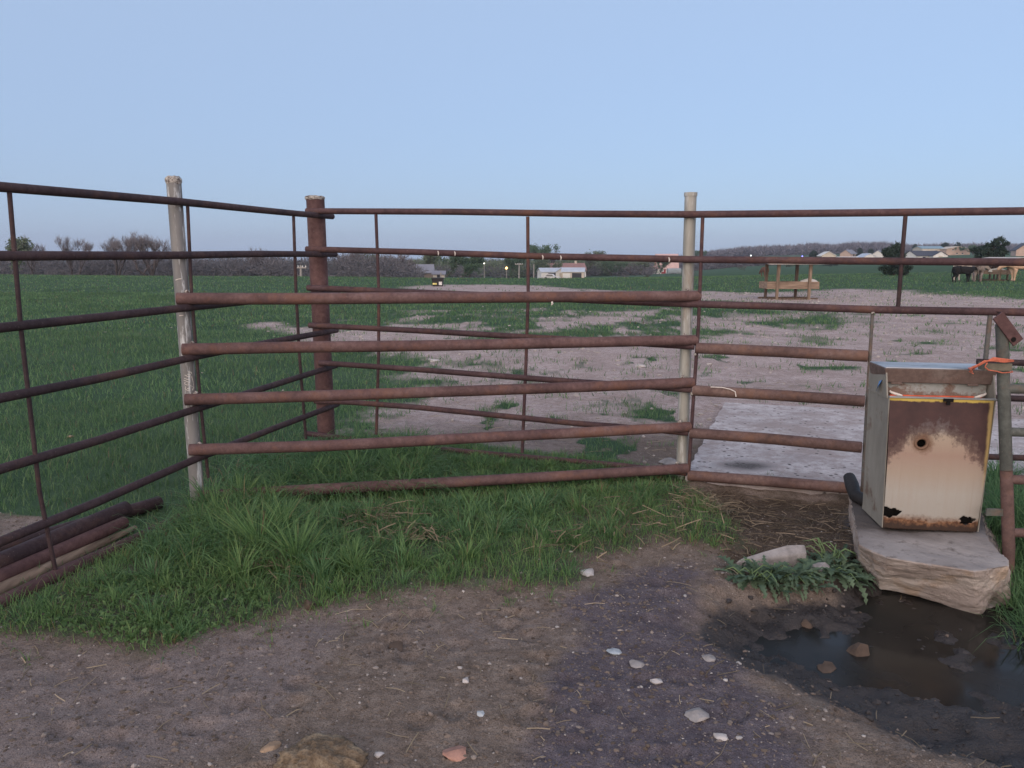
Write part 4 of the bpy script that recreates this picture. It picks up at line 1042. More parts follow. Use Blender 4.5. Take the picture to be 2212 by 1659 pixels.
rock('stone', 1416, 1477, 28, 22, S_WHITE, 'white angular chip in the middle of the dark gravel wedge', seed=3, ang=.7)
rock('stone', 1376, 1433, 34, 22, S_GREY, 'small grey-white stone, nearer of two close together on dark gravel', seed=4, ang=-.3)
rock('stone', 1327, 1409, 34, 18, S_BLUE, 'small bluish-grey stone, left of two close together on dark gravel', seed=5)
rock('stone', 985, 1630, 64, 50, S_PINK, 'pinkish red flat stone at the bottom edge of the dirt', seed=6, ang=.5, flat=.45)
rock('stone', 820, 1628, 28, 24, S_WHITE, 'white stone just right of the straw-coloured dung heap', seed=7)
rock('stone', 587, 1617, 44, 32, S_TAN, 'long tan stone just left of the straw-coloured dung heap', seed=8, ang=.9, long=1.3)
rock('clod', 857, 1394, 42, 30, S_CLOD, 'round brown dung clod on the bare dirt below the grass', 'clod', .8, seed=9, sink=.1)
rock('clod', 668, 1318, 28, 30, S_CLOD, 'brown clod at the front edge of the grass', 'clod', .9, seed=10, sink=.05)
rock('stone', 1266, 1240, 40, 28, S_WHITE, 'pale stone at the right-hand corner of the front grass', seed=11)
rock('stone', 1007, 1471, 20, 18, S_WHITE, 'small white stone alone on the brown dirt', seed=12)
rock('stone', 1040, 1546, 20, 18, S_BLUE, 'small pale blue-grey stone low in the middle of the brown dirt', seed=13)
rock('stone', 1556, 1592, 34, 20, S_WHITE, 'whitish split stone below the large grey one', seed=14, ang=-.5)
rock('stone', 1765, 1214, 62, 44, S_GREY, 'grey boulder leaning on the flat stone above the thistles', seed=15, flat=.9, sink=.05)
rock('stone', 1708, 1238, 24, 26, S_PINK, 'small pinkish stone in front of the flat slab above the thistles', seed=16, flat=.9)
rock('stone', 1746, 1292, 26, 26, S_CLOD, 'brown pointed stone at the water edge below the thistles', seed=17, flat=1.0, sink=.05)
rock('clod', 1862, 1345, 58, 44, S_CLOD, 'brown mud clod standing out of the puddle', 'clod', .9, seed=18, sink=.12)
rock('clod', 1790, 1375, 44, 24, S_CLOD, 'low brown mud lump in the left of the puddle', 'clod', .7, seed=19, sink=.2)
rock('stone', 1985, 1376, 30, 12, S_CLOD, 'half sunk brown stone in the middle of the puddle', seed=20)
rock('stone', 152, 945, 22, 12, S_TAN, 'small tan stone lying in the pasture behind the left fence', seed=22)
rock('stone', 937, 782, 30, 16, S_WHITE, 'pale rounded stone in the pasture left of the middle fence stay', seed=24, flat=.8)
rock('stone', 1385, 792, 24, 12, S_WHITE, 'pale stone in the field left of the galvanised post', seed=25, flat=.8)
rock('stone', 870, 948, 46, 22, S_GREY, 'flat grey stone on the dirt just behind the back fence', seed=26, flat=.7)
rock('stone', 1447, 1002, 50, 26, S_GREY, 'rough grey stone at the foot of the galvanised post', seed=27, flat=.8)
# flat slab above the thistles
m = MB(); zf = -.02
q = [on_z(1588, 1232, zf - .03), on_z(1660, 1224, zf - .02), on_z(1742, 1213, zf - .01), on_z(1738, 1193, zf + .02), on_z(1700, 1194, zf + .02), on_z(1650, 1208, zf), on_z(1600, 1224, zf - .02)]
n = len(q); m.add([p + Vector((0, 0, .045)) for p in q] + [p - Vector((0, 0, .06)) for p in q], [tuple(range(n)), tuple(range(2 * n - 1, n - 1, -1))] + [(i, i + n, (i + 1) % n + n, (i + 1) % n) for i in range(n)])
tag(m.build('flat_stone', S_GREY, None, .008, loc=tuple(on_z(1670, 1212, 0))), 'long flat grey stone lying above the thistles by the waterer', 'stone')
# heap of straw-coloured dung
dp = on_z(692, 1650, 0); dz = gz(dp.x, dp.y)
def dung_mat():
    m = NT('dry dung'); a = m.noise(22, 6, .7); b = m.noise(90, 4, .7)
    c = m.ramp(a, (.3, (.085, .062, .042)), (.5, (.19, .145, .10)), (.72, (.33, .27, .19)))
    m.bump(m.math('ADD', a, b), .9, .012); return m.out(m.mix(m.ramp(b, (.3, .5), (.5, 0.)), c, (.07, .045, .025)), .95)
bm = bmesh.new(); bmesh.ops.create_icosphere(bm, subdivisions=5, radius=1)
V = np.array([q.co[:] for q in bm.verts])
k = 1 + (fbm(V[:, 0] * 2.2 + V[:, 2], V[:, 1] * 2.2 + 3, 95) - .5) * .55 + (fbm(V[:, 0] * 9 + V[:, 2] * 5, V[:, 1] * 9, 96) - .5) * .42
for q, v in zip(bm.verts, V * k[:, None]): q.co = (v[0] * .135, v[1] * .095, max(v[2], -.2) * .062)
me = bpy.data.meshes.new('dung_heap'); bm.to_mesh(me); bm.free(); me.materials.append(dung_mat()); me.polygons.foreach_set('use_smooth', [True] * len(me.polygons))
o = bpy.data.objects.new('dung_heap', me); COL.objects.link(o); o.location = (dp.x, dp.y, dz + .004)
tag(o, 'heap of dry straw-coloured dung at the bottom edge of the dirt', 'dung')

# thistles: rosettes of toothed leaves
THIS = leaf('thistle leaf', (.060, .105, .066), (.125, .185, .115), .25)
THISL = plain('pale thistle leaf', (.14, .27, .19), .6, .2, 30)
def thistle_leaf(m, base, phi, L, w, droop, mi=0):
    d = Vector((math.cos(phi), math.sin(phi), 0)); s = Vector((-d.y, d.x, 0)); n = 13; vs = []; rough_ = random.uniform(.7, 1.2)
    for i in range(n + 1):
        t = i / n; a = droop[0] + (droop[1] - droop[0]) * t
        if i == 0: c = Vector(base)
        else: c = c + (d * math.cos(a) + Vector((0, 0, math.sin(a)))) * (L / n)
        ww = w * math.sin(math.pi * min(1, t * .93 + .07)) ** .7 * (1.15 if i % 2 else .38) * (1 if i < n else 0) * rough_
        cup = Vector((0, 0, ww * .35))
        vs += [c - s * ww + cup, c, c + s * ww + cup]
    fs = []
    for i in range(n): a = 3 * i; fs += [(a, a + 1, a + 4, a + 3), (a + 1, a + 2, a + 5, a + 4)]
    m.add(vs, fs, False, mi)
for i, (px, py, nl, L, lab) in enumerate([(1640, 1262, 70, .15, 'thistle plant with curled leaves, left end of the clump at the puddle'), (1712, 1270, 90, .15, 'spiny thistle plant in the middle of the clump above the puddle'),
                                          (1790, 1262, 100, .16, 'dense blue-green thistle plant, right of the clump beside the slab'), (1800, 1215, 40, .14, 'thistle growing against the left end of the limestone slab')]):
    p = on_z(px, py, 0); p.z = gz(p.x, p.y); p = on_z(px, py, p.z)
    m = MB()
    for k in range(nl):
        r = random.uniform(0, .15); a = random.uniform(0, 6.28); b = p + Vector((r * math.cos(a), r * math.sin(a) * .7, .0))
        b.z = max(gz(b.x, b.y), WATER_Z) + .005
        thistle_leaf(m, b, a + random.uniform(-.6, .6), L * random.uniform(.5, 1.1), .021 * random.uniform(.5, 1.3), (random.uniform(.1, 1.4), random.uniform(-1.6, .3)))
    m2 = MB()
    for k in range(12):
        a = random.uniform(0, 6.28); b = p + Vector((random.uniform(-.06, .06), random.uniform(-.05, .05), 0))
        m2.tube([b, b + Vector((math.cos(a) * .03, math.sin(a) * .03, .05)), b + Vector((math.cos(a) * .08, math.sin(a) * .07, .09)), b + Vector((math.cos(a) * .13, math.sin(a) * .12, .07))], [.004, .0035, .003, .001], 6)
    t_ = thing('thistle', lab, 'plant', tuple(p), 'thistles by the puddle')
    m.build('leaves', THIS, t_); m2.build('stems', plain('thistle stem', (.13, .20, .085), .6, .25), t_)
p = on_z(1640, 1312, WATER_Z + .02); m = MB(); thistle_leaf(m, p, math.pi + .42, .26, .020, (.1, -.12))
tag(m.build('thistle_leaf', THISL, None, loc=tuple(p)), 'single pale jagged thistle leaf lying over the edge of the mud', 'leaf')

# ------------------------------------------------------------------ feeders, tub and cattle in the pasture
FW = wood('weathered feeder boards', (.24, .175, .13), (.34, .26, .20), .5, 0)
FWV = wood('weathered feeder posts', (.23, .17, .125), (.34, .26, .195), .5, 2)
FWD = wood('dark feeder posts', (.12, .085, .065), (.18, .13, .10), .5, 2)
TIN = plain('pale roof sheet', (.46, .42, .38), .6, .2, 4)
SALT = plain('white mineral block', (.62, .60, .56), .8, .12, 6, .3)
def make_feeder():
    t = thing('mineral_feeder', 'wooden roofed mineral feeder on the gravel strip, nearer the fence', 'cattle feeder', (0, 0, 0), 'wooden roofed feeders')
    for x, y, mt, ln in ((-.60, -.25, FWV, -.03), (.60, -.25, FWV, -.015), (-.70, .62, FWD, 0), (.48, .62, FWD, -.02)):
        m = MB(); w, d = .052, .05
        m.hexa([(x + ln + a * w * .8, y + b * d, 0) for a, b in ((-1, -1), (1, -1), (1, 1), (-1, 1))] + [(x + a * w, y + b * d, 1.30) for a, b in ((-1, -1), (1, -1), (1, 1), (-1, 1))])
        m.build('post', mt, t, .006)
    for y in (-.18, .52):
        m = MB(); m.hexa([(-1.0, y - .03, .40), (1.0, y - .03, .39), (1.0, y + .03, .39), (-1.0, y + .03, .40), (-1.0, y - .03, .66), (.98, y - .03, .665), (.98, y + .03, .665), (-1.0, y + .03, .66)]); m.build('trough_side', FW, t, .01)
    for x in (-.97, .97):
        m = MB(); m.box((x, .17, .53), (.045, .64, .24)); m.build('trough_end', FW, t, .006)
    m = MB(); m.box((0, .17, .42), (1.9, .64, .04)); m.build('trough_floor', FWD, t)
    m = MB(); m.hexa([(-1.12, -.62, 1.300), (1.15, -.62, 1.295), (1.15, 1.02, 1.42), (-1.12, 1.02, 1.425), (-1.12, -.62, 1.330), (1.15, -.62, 1.325), (1.15, 1.02, 1.45), (-1.12, 1.02, 1.455)]); m.build('roof', TIN, t)
    for y in (-.25, .62):
        m = MB(); m.box((0, y + .06, .035), (1.9, .10, .07)); m.build('skid', FWD, t)
    return t
def lump(name, mat, d, label, cat, loc, seed=1):
    bm = bmesh.new(); bmesh.ops.create_icosphere(bm, subdivisions=3, radius=1)
    V = np.array([q.co[:] for q in bm.verts]); k = 1 + (fbm(V[:, 0] * 1.6 + seed * 3 + V[:, 2], V[:, 1] * 1.6, 97, 3) - .5) * .5
    for q, v in zip(bm.verts, V * k[:, None]): q.co = (v[0] * d[0], v[1] * d[1], max(v[2], -.3) * d[2])
    me = bpy.data.meshes.new(name); bm.to_mesh(me); bm.free(); me.materials.append(mat); me.polygons.foreach_set('use_smooth', [True] * len(me.polygons))
    o = bpy.data.objects.new(name, me); COL.objects.link(o); o.location = loc
    return tag(o, label, cat)
def place(px, dist): return Vector(((px - 1106) / FPX * dist / 1.0133, dist, float(far_h(np.array([(px - 1106) / FPX * dist / 1.0133]), np.array([dist]))[0])))
def zat(py, dist): d = (py - 829.5) / FPX; return CAM_H + dist * (-SP - d * CP) / (CP - d * SP)
fd = make_feeder(); fd.location = place(1712, 28.7); fd.location.z = gz(fd.location.x, fd.location.y) - .01; fd.rotation_euler.z = R(4)
fd2 = copy_tree(fd); q = place(2150, 48.6); fd2.location = (q.x, q.y, gz(q.x, q.y)); fd2.rotation_euler.z = R(-68)
fd2['label'] = 'wooden feeder with white mineral, standing among the cattle at the right'
lump('mineral_block', SALT, (.36, .22, .20), 'white mineral heap in the right end of the nearer feeder', 'mineral', fd.location + Vector((.70, .18, .56)))
lump('mineral_block', SALT, (.52, .26, .20), 'white mineral heap in the feeder among the cattle', 'mineral', fd2.location + Vector((.25, .05, .58)), 2)

# black plastic tub
tb = place(945, 42.0); tb.z = gz(tb.x, tb.y) - .01
t = thing('feed_tub', 'square black plastic feed tub with yellow and white labels on the bare strip', 'feed tub', tuple(tb))
m = MB(); a, b, h = .27, .31, .43
def frus(z0, a, z1, b): return [tb + Vector((x * a, y * a, z0)) for x, y in ((-1, -1), (1, -1), (1, 1), (-1, 1))] + [tb + Vector((x * b, y * b, z1)) for x, y in ((-1, -1), (1, -1), (1, 1), (-1, 1))]
m.hexa(frus(0, .26, .40, .30)); m.build('body', BLACKM, t, .02)
m = MB(); m.hexa(frus(.40, .325, .45, .325)); m.hexa(frus(.45, .31, .47, .25)); m.build('rim', BLACKM, t, .01)
m = MB(); m.hexa([tb + Vector(p) for p in ((-.25, -.279, .10), (-.03, -.279, .10), (-.03, -.272, .10), (-.25, -.272, .10), (-.25, -.288, .19), (-.03, -.288, .19), (-.03, -.28, .19), (-.25, -.28, .19))]); m.build('yellow_label', plain('yellow label', (.62, .55, .20), .6), t)
m = MB(); m.hexa([tb + Vector(p) for p in ((.08, -.278, .08), (.25, -.278, .08), (.25, -.27, .08), (.08, -.27, .08), (.08, -.297, .26), (.25, -.297, .26), (.25, -.288, .26), (.08, -.288, .26))]); m.build('white_label', plain('white label', (.62, .62, .60), .6), t)

# cattle: one continuous skinned body each
def hide(name, a, b, c, lo=.45, hi=.6, sc=1.6):
    m = NT(name); n1, n2 = m.noise(sc, 4, .55), m.noise(9, 5, .6)
    col = m.mix(m.ramp(n1, (lo, 0.), (hi, 1.)), m.ramp(n2, (.3, a), (.7, b)), c)
    m.bump(m.noise(30, 3), .3, .01); return m.out(col, .85)
H_BLACK = hide('black hide', (.006, .006, .007), (.013, .012, .013), (.009, .008, .009))
H_GREY = hide('mottled grey hide', (.17, .14, .125), (.27, .23, .21), (.10, .07, .062), .5, .6, 1.9)
H_TAN = hide('tan hide', (.40, .27, .18), (.54, .38, .27), (.50, .40, .33), .5, .66)
H_WHITE = hide('cream hide', (.44, .38, .33), (.56, .49, .43), (.48, .40, .34))
H_DARK = hide('dark brown hide', (.045, .030, .025), (.07, .048, .040), (.05, .032, .028))
H_RED = hide('red brown hide', (.12, .06, .042), (.17, .09, .062), (.13, .07, .05))
HOOF = plain('hoof', (.05, .042, .038), .6)
def skin(name, V, E, Rr, mat, parent, root=0, lv=2):
    me = bpy.data.meshes.new(name); me.from_pydata(V, E, []); o = bpy.data.objects.new(name, me); COL.objects.link(o)
    sk = o.modifiers.new('skin', 'SKIN'); sk.use_smooth_shade = True
    for i, d in enumerate(me.skin_vertices[0].data): d.radius = Rr[i] if isinstance(Rr[i], tuple) else (Rr[i], Rr[i]); d.use_root = (i == root)
    ss = o.modifiers.new('sub', 'SUBSURF'); ss.levels = ss.render_levels = lv
    dg = bpy.context.evaluated_depsgraph_get(); nm = bpy.data.meshes.new_from_object(o.evaluated_get(dg)); nm.name = name
    o.modifiers.clear(); o.data = nm; bpy.data.meshes.remove(me)
    nm.materials.clear(); nm.materials.append(mat); nm.polygons.foreach_set('use_smooth', [True] * len(nm.polygons))
    o.parent = parent; return o
def cow(label, mat, px, dist, rz, s=1.0, head='graze', turn=0.0, stance=0.0, udder=False):
    p = place(px, dist); p.z = gz(p.x, p.y)
    t = thing('cow', label, 'cow', tuple(p), 'cattle round the feeder', rz); t.scale = (s, s, s)
    # faces +x; spine from tail head to poll
    V = [(-.05, 0, .98), (-.55, 0, 1.02), (-.80, 0, 1.10), (.38, 0, .98), (.66, 0, 1.02)]
    Rr = [(.36, .34), (.33, .33), (.20, .20), (.34, .36), (.24, .30)]
    E = [(0, 1), (1, 2), (0, 3), (3, 4)]
    ct, st_ = math.cos(turn), math.sin(turn)
    N = {'graze': [(.92, .92, .15), (1.10, .72, .125), (1.26, .52, .10), (1.36, .38, .065)], 'level': [(.92, 1.12, .16), (1.10, 1.20, .14), (1.32, 1.12, .105), (1.48, 1.02, .07)],
         'up': [(.90, 1.20, .16), (1.05, 1.36, .14), (1.25, 1.30, .105), (1.42, 1.20, .07)], 'trough': [(.93, 1.0, .155), (1.12, .90, .13), (1.28, .78, .10), (1.38, .64, .07)]}[head]
    prev = 4
    for k, (x, z, r) in enumerate(N):
        dx = x - .66
        V.append((.66 + dx * ct, dx * st_, z)); Rr.append(r); E.append((prev, len(V) - 1)); prev = len(V) - 1
    hd = len(V) - 3
    # ears
    for sgn in (-1, 1):
        h = V[hd]; V.append((h[0] - .06 * ct - sgn * .17 * st_, h[1] - .06 * st_ + sgn * .17 * ct, h[2] + .05)); Rr.append((.045, .02)); E.append((hd, len(V) - 1))
    def leg(root, pts):
        k = root
        for x, y, z, r in pts: V.append((x, y, z)); Rr.append(r); E.append((k, len(V) - 1)); k = len(V) - 1
    for sgn in (-1, 1):
        q = stance * sgn
        leg(3, [(.46, .19 * sgn, .72, .125), (.47 + q * .5, .17 * sgn, .44, .072), (.46 + q, .165 * sgn, .22, .050), (.47 + q, .165 * sgn, .07, .056), (.50 + q, .165 * sgn, .0, .062)])
        leg(1, [(-.60, .20 * sgn, .76, .165), (-.52 - q * .3, .20 * sgn, .55, .105), (-.70 - q, .18 * sgn, .40, .066), (-.66 - q, .175 * sgn, .18, .048), (-.65 - q, .175 * sgn, .06, .054), (-.62 - q, .175 * sgn, .0, .060)])
    leg(2, [(-.90, .0, 1.02, .032), (-.93, .01, .78, .022), (-.94, .0, .56, .030), (-.94, .0, .44, .012)])
    skin('body', V, E, Rr, mat, t)
    m = MB()
    for sgn in (-1, 1):
        q = stance * sgn
        for x, y in ((.50 + q, .165 * sgn), (-.62 - q, .175 * sgn)): m.tube([(x, y, 0), (x, y, .05)], [.072, .060], 10)
    for nm, xy in (('hoof', k) for k in [(.50 - stance, -.165), (.50 + stance, .165), (-.62 + stance, -.175), (-.62 - stance, .175)]):
        hm = MB(); hm.tube([(xy[0], xy[1], -.01), (xy[0], xy[1], .05)], [.072, .058], 10); ho = hm.build(nm, HOOF, None); ho.parent = t
    return t
cow('black calf standing sideways in front of the cream cow', H_BLACK, 2083, 46.0, R(0), .72, 'level', .5, .03)
cow('cream cow standing behind the black calf, seen over its back', H_WHITE, 2092, 49.2, R(4), 1.0, 'trough', -.5, .04)
cow('mottled grey cow seen from behind beside the feeder', H_GREY, 2115, 47.2, R(62), .96, 'trough', -.3, .05)
cow('tan cow on the right, head lowered to the feeder', H_TAN, 2211, 46.6, R(178), 1.02, 'trough', -.15, .03)
cow('dark brown cow feeding on the far side of the feeder', H_DARK, 2139, 51.5, R(-60), 1.0, 'trough', .1, .02)
cow('small red-brown calf alone in the pasture left of the feeder', H_RED, 1653, 63.0, R(95), .62, 'graze', .2, .02)

# scattered pale stones in the near pasture strip
k = 0

# ------------------------------------------------------------------ far side: woods, trees, houses, poles, yard lights
TWIG = plain('bare twigs', (.16, .142, .15), .95, .35, .5)
TWIG_DK = plain('bare branches', (.070, .058, .056), .95, .3, .8)
BARK = plain('bark', (.075, .062, .055), .95, .35, 2)
L_BUD = leaf('budding leaves', (.095, .125, .080), (.17, .21, .125), .3)
L_GREEN = leaf('spring leaves', (.062, .110, .062), (.115, .18, .098), .3)
L_DARK = leaf('evergreen sprays', (.020, .038, .030), (.045, .072, .052), .15)
L_SCRUB = leaf('scrub twigs', (.082, .080, .088), (.165, .158, .170), .1)
L_RIDGE = leaf('ridge crowns', (.105, .098, .115), (.19, .18, .205), .1)
def slivers(cs, r, n, ln, wd, up=.6, rng=RNG):
    """n thin random triangles round each centre; arrays for big_mesh"""
    k = len(cs) * n; c = np.repeat(cs, n, 0); rr = np.repeat(r, n, 0)
    d = rng.normal(size=(k, 3)); d /= np.linalg.norm(d, axis=1)[:, None]
    p = c + d * rr * rng.random((k, 1)) ** .45
    a = rng.normal(size=(k, 3)); a[:, 2] = np.abs(a[:, 2]) + up * 2; a /= np.linalg.norm(a, axis=1)[:, None]
    s = np.cross(a, rng.normal(size=(k, 3))); s /= np.linalg.norm(s, axis=1)[:, None] + 1e-9
    L = ln * rng.uniform(.5, 1.3, (k, 1)); W = wd * rng.uniform(.5, 1.3, (k, 1))
    v = np.stack([p - s * W, p + s * W, p + a * L], 1).reshape(-1, 3)
    return v, np.arange(k * 3).reshape(-1, 3)
def leaves(cs, r, n, sz, rng=RNG):
    k = len(cs) * n; c = np.repeat(cs, n, 0); rr = np.repeat(r, n, 0)
    d = rng.normal(size=(k, 3)); p = c + d * rr * .45
    a = rng.normal(size=(k, 3)); a /= np.linalg.norm(a, axis=1)[:, None]
    b = np.cross(a, rng.normal(size=(k, 3))); b /= np.linalg.norm(b, axis=1)[:, None] + 1e-9
    L = sz * rng.uniform(.6, 1.5, (k, 1))
    v = np.stack([p - a * L, p - b * L * .5, p + a * L, p + b * L * .5], 1).reshape(-1, 4, 3)
    return v.reshape(-1, 3), np.arange(k * 4).reshape(-1, 4)
u = scatter_poly(1100, gp([(150, 1300), (330, 1250), (520, 1270), (600, 1330), (450, 1385), (330, 1410), (200, 1395), (90, 1370)]), 0)
v, f = leaves(np.concatenate([u, (height(u[:, 0], u[:, 1], False) + RNG.uniform(.01, .04, len(u)))[:, None]], 1), np.full((len(u), 1), .01), 3, .009)
kind(big_mesh('clover', v, f, leaf('clover leaves', (.08, .155, .06), (.15, .25, .10), .4)), 'stuff')
def branch(m, tips, p, d, L, r, depth, spread=.55, upb=.25):
    q = [Vector(p)]; dd = Vector(d)
    for i in range(3):
        dd = (dd + Vector((random.gauss(0, .13), random.gauss(0, .13), upb * .25))).normalized(); q.append(q[-1] + dd * L / 3)
    m.tube(q, [r, r * .85, r * .7, r * .5], 5 if depth > 1 else 4, caps=False)
    tips.append((q[-1], L)); 
    if depth > 1: tips.append((q[2], L))
    if depth <= 0: return
    for k in range(random.choice((2, 3, 3))):
        ax = Vector((random.gauss(0, 1), random.gauss(0, 1), random.gauss(0, .4))).normalized()
        nd = (dd + ax * spread * random.uniform(.7, 1.4) + Vector((0, 0, upb))).normalized()
        branch(m, tips, q[random.choice((2, 3, 3))], nd, L * random.uniform(.6, .82), r * .55, depth - 1, spread, upb)
def tree(kindt, label, px, dist, top, wpx, name=None, seed=0, lean=0.0):
    """one tree standing in the land at its own distance; height from its sighted top"""
    random.seed(seed * 13 + int(px)); rng = np.random.default_rng(seed * 7 + int(px))
    b = place(px, dist); Hh = zat(top, dist) - b.z; Wd = wpx / FPX * dist / 2
    nm = name or {'bare': 'bare_tree', 'bud': 'budding_tree', 'green': 'leafy_tree', 'cedar': 'cedar_tree', 'shrub': 'shrub'}[kindt]
    t = thing(nm, label, 'tree' if kindt != 'shrub' else 'shrub', tuple(b))
    m = MB(); tips = []
    if kindt == 'cedar':
        m.tube([b - Vector((0, 0, .2)), b + Vector((lean * Hh * .3, 0, Hh * .5)), b + Vector((lean * Hh * .6, 0, Hh * .92))], [Hh * .035, Hh * .025, .015], 8)
        cs, rs = [], []
        lobes = [(random.uniform(0, 6.28), random.uniform(.08, .85), random.uniform(.7, 1.22)) for _ in range(16)]
        for k in range(150):
            la, lz, lr = random.choice(lobes); z = min(.97, max(.02, lz + random.gauss(0, .07))); a = la + random.gauss(0, .42)
            prof = (1 - z) ** .55 * (.55 + .45 * min(1, z * 6)) if not lean else (.35 + .9 * z * (1.25 - z)) * (1.0 if z < .8 else .75)
            rr = Wd * prof * lr * random.uniform(.15, 1.0) ** .6
            if k < 26: z, rr, a = k / 26., Wd * prof * .35 * random.random(), random.uniform(0, 6.28)
            c = b + Vector((math.cos(a) * rr + lean * Hh * z * .6, math.sin(a) * rr, Hh * (.06 + .90 * z)))
            cs.append(tuple(c)); rs.append(Hh * random.uniform(.04, .085))
            if k < 40: m.tube([b + Vector((lean * Hh * z * .4, 0, Hh * (.04 + .75 * z))), c], [Hh * .010, Hh * .004], 4, caps=False)
        m.build('trunk', BARK, t)
        v, f = leaves(np.array(cs), np.array(rs)[:, None] * 1.3, 75, Hh * .028, rng)
        sv, sf = slivers(np.array(cs), np.array(rs)[:, None] * 1.1, 26, Hh * .085, Hh * .013, .1, rng)
        o = big_mesh('crown', np.concatenate([v]) - np.array(b), f, L_DARK); o.parent = t
        o = big_mesh('spray_tips', sv - np.array(b), sf, L_DARK); o.parent = t
        return t
    if kindt == 'shrub':
        cs = np.array([[b.x + rng.normal(0, Wd * .5), b.y + rng.normal(0, Wd * .4), b.z + Hh * rng.uniform(.15, .75)] for _ in range(16)])
        for c in cs: m.tube([b - Vector((0, 0, .1)), Vector(c)], [Hh * .02, Hh * .006], 4, caps=False)
        m.build('stems', BARK, t)
        v, f = slivers(cs, np.full((16, 1), Hh * .3), 70, Hh * .16, Hh * .012, .3, rng)
        o = big_mesh('twigs', v - np.array(b), f, L_SCRUB); o.parent = t; return t
    dep = 4 if kindt == 'bare' else 3
    stems = 1 if kindt != 'bare' else random.choice((1, 2, 3))
    for k in range(stems):
        d = Vector((random.gauss(0, .18) + lean, random.gauss(0, .15), 1)).normalized()
        branch(m, tips, b + Vector((random.uniform(-.1, .1) * Wd * (stems - 1), 0, -.2)), d, Hh * .30, Hh * .022, dep, .62 if kindt != 'bare' else .5, .28)
    # fit the crown to the sighted height and width
    zs = max(p.z for p, _ in tips) - b.z; xs = np.percentile([abs(p.x - b.x) for p, _ in tips], 92) + 1e-6
    kz, kx = Hh * .96 / zs, Wd * .92 / xs
    m.v = [(b.x + (x - b.x) * (kx if z > b.z + Hh * .15 else 1), b.y + (y - b.y) * kx, b.z + (z - b.z) * kz) for x, y, z in m.v]
    tp = np.array([(b.x + (p.x - b.x) * kx, b.y + (p.y - b.y) * kx, b.z + (p.z - b.z) * kz) for p, _ in tips])
    m.build('trunk', BARK if kindt != 'bare' else TWIG_DK, t)
    u = max(Hh, Wd)
    if kindt == 'bare':
        v, f = slivers(tp, np.full((len(tp), 1), u * .05), 9, u * .13, u * .0034, .5, rng)
        o = big_mesh('twigs', v - np.array(b), f, TWIG)
    else:
        kpt = tp[tp[:, 2] > b.z + Hh * .22]
        v, f = leaves(kpt, np.full((len(kpt), 1), u * .13), 130 if kindt == 'green' else 75, u * .026, rng)
        o = big_mesh('crown', v - np.array(b), f, L_GREEN if kindt == 'green' else L_BUD)
        if kindt == 'bud':
            v, f = slivers(tp, np.full((len(tp), 1), u * .05), 8, u * .12, u * .004, .5, rng); q = big_mesh('twigs', v - np.array(b), f, TWIG); q.parent = t
    o.parent = t
    return t

def wood_mass(name, prof, d0, d1, n, per, mat, ln, wd, rad, jit=2.0):
    """a far-off wood that reads as one mass: rounded crowns of twigs standing on the land"""
    rng = np.random.default_rng(len(name) * 5 + n)
    px = rng.uniform(prof[0][0], prof[-1][0], n); ds = rng.uniform(d0, d1, n)
    tops = np.interp(px, [p for p, _ in prof], [q for _, q in prof]) + np.abs(rng.normal(0, jit, n)) - .6
    x = (px - 1106) / FPX * ds / 1.0133; zb = far_h(x, ds); zt = np.array([zat(a, b) for a, b in zip(tops, ds)])
    h = np.maximum(zt - zb, 1.0)
    r = rad * rng.uniform(.7, 1.3, n)
    k = n * per; X, Y, Z, Hh, Rr = [np.repeat(v, per) for v in (x, ds, zb, h, r)]
    d = rng.normal(size=(k, 3)); d /= np.linalg.norm(d, axis=1)[:, None]; q = rng.random(k) ** .4
    lob = 1 + .22 * np.sin(d[:, 0] * 5 + X) * np.cos(d[:, 2] * 6 + Y)
    p = np.stack([X + d[:, 0] * q * Rr * lob, Y + d[:, 1] * q * Rr * lob, Z + Hh * (.50 + .47 * d[:, 2] * q * lob) - ln * .3], 1)
    low = rng.random(k) < .28; p[low, 2] = (Z + Hh * .45 * rng.random(k))[low]
    a = d * .7 + rng.normal(size=(k, 3)) * .55; a[:, 2] += .25; a /= np.linalg.norm(a, axis=1)[:, None]
    s = np.cross(a, rng.normal(size=(k, 3))); s /= np.linalg.norm(s, axis=1)[:, None] + 1e-9
    L = ln * rng.uniform(.5, 1.3, (k, 1)); W = wd * rng.uniform(.5, 1.3, (k, 1))
    v = np.stack([p - s * W, p + s * W, p + a * L], 1).reshape(-1, 3)
    return kind(big_mesh(name, v, np.arange(k * 3).reshape(-1, 3), mat), 'stuff')
wood_mass('scrub_wood', [(-260, 544), (0, 542), (100, 548), (300, 546), (440, 549), (560, 547), (640, 553), (700, 548), (790, 544), (850, 552), (890, 568)], 114, 150, 620, 210, L_SCRUB, .75, .05, 2.0)
wood_mass('valley_wood', [(780, 561), (960, 559), (1100, 561), (1250, 558), (1380, 559), (1500, 562), (1560, 566)], 390, 470, 330, 200, L_RIDGE, 2.2, .15, 4.6)
wood_mass('valley_grove', [(850, 562), (900, 556), (960, 553), (1040, 556), (1110, 556), (1180, 552), (1260, 556), (1330, 558), (1395, 562)], 240, 320, 150, 420, L_BUD, .8, .16, 4.2, 4.0)
wood_mass('valley_thicket', [(860, 572), (960, 568), (1100, 570), (1250, 566), (1400, 570)], 236, 300, 130, 300, L_SCRUB, 1.1, .11, 3.6, 4.0)
wood_mass('ridge_wood', [(1470, 553), (1515, 547), (1545, 540), (1600, 534), (1680, 530), (1755, 525), (1800, 528), (1850, 523), (1905, 523), (1960, 529), (2060, 527), (2212, 527), (2420, 526)], 560, 680, 620, 200, L_RIDGE, 3.2, .28, 6.5)
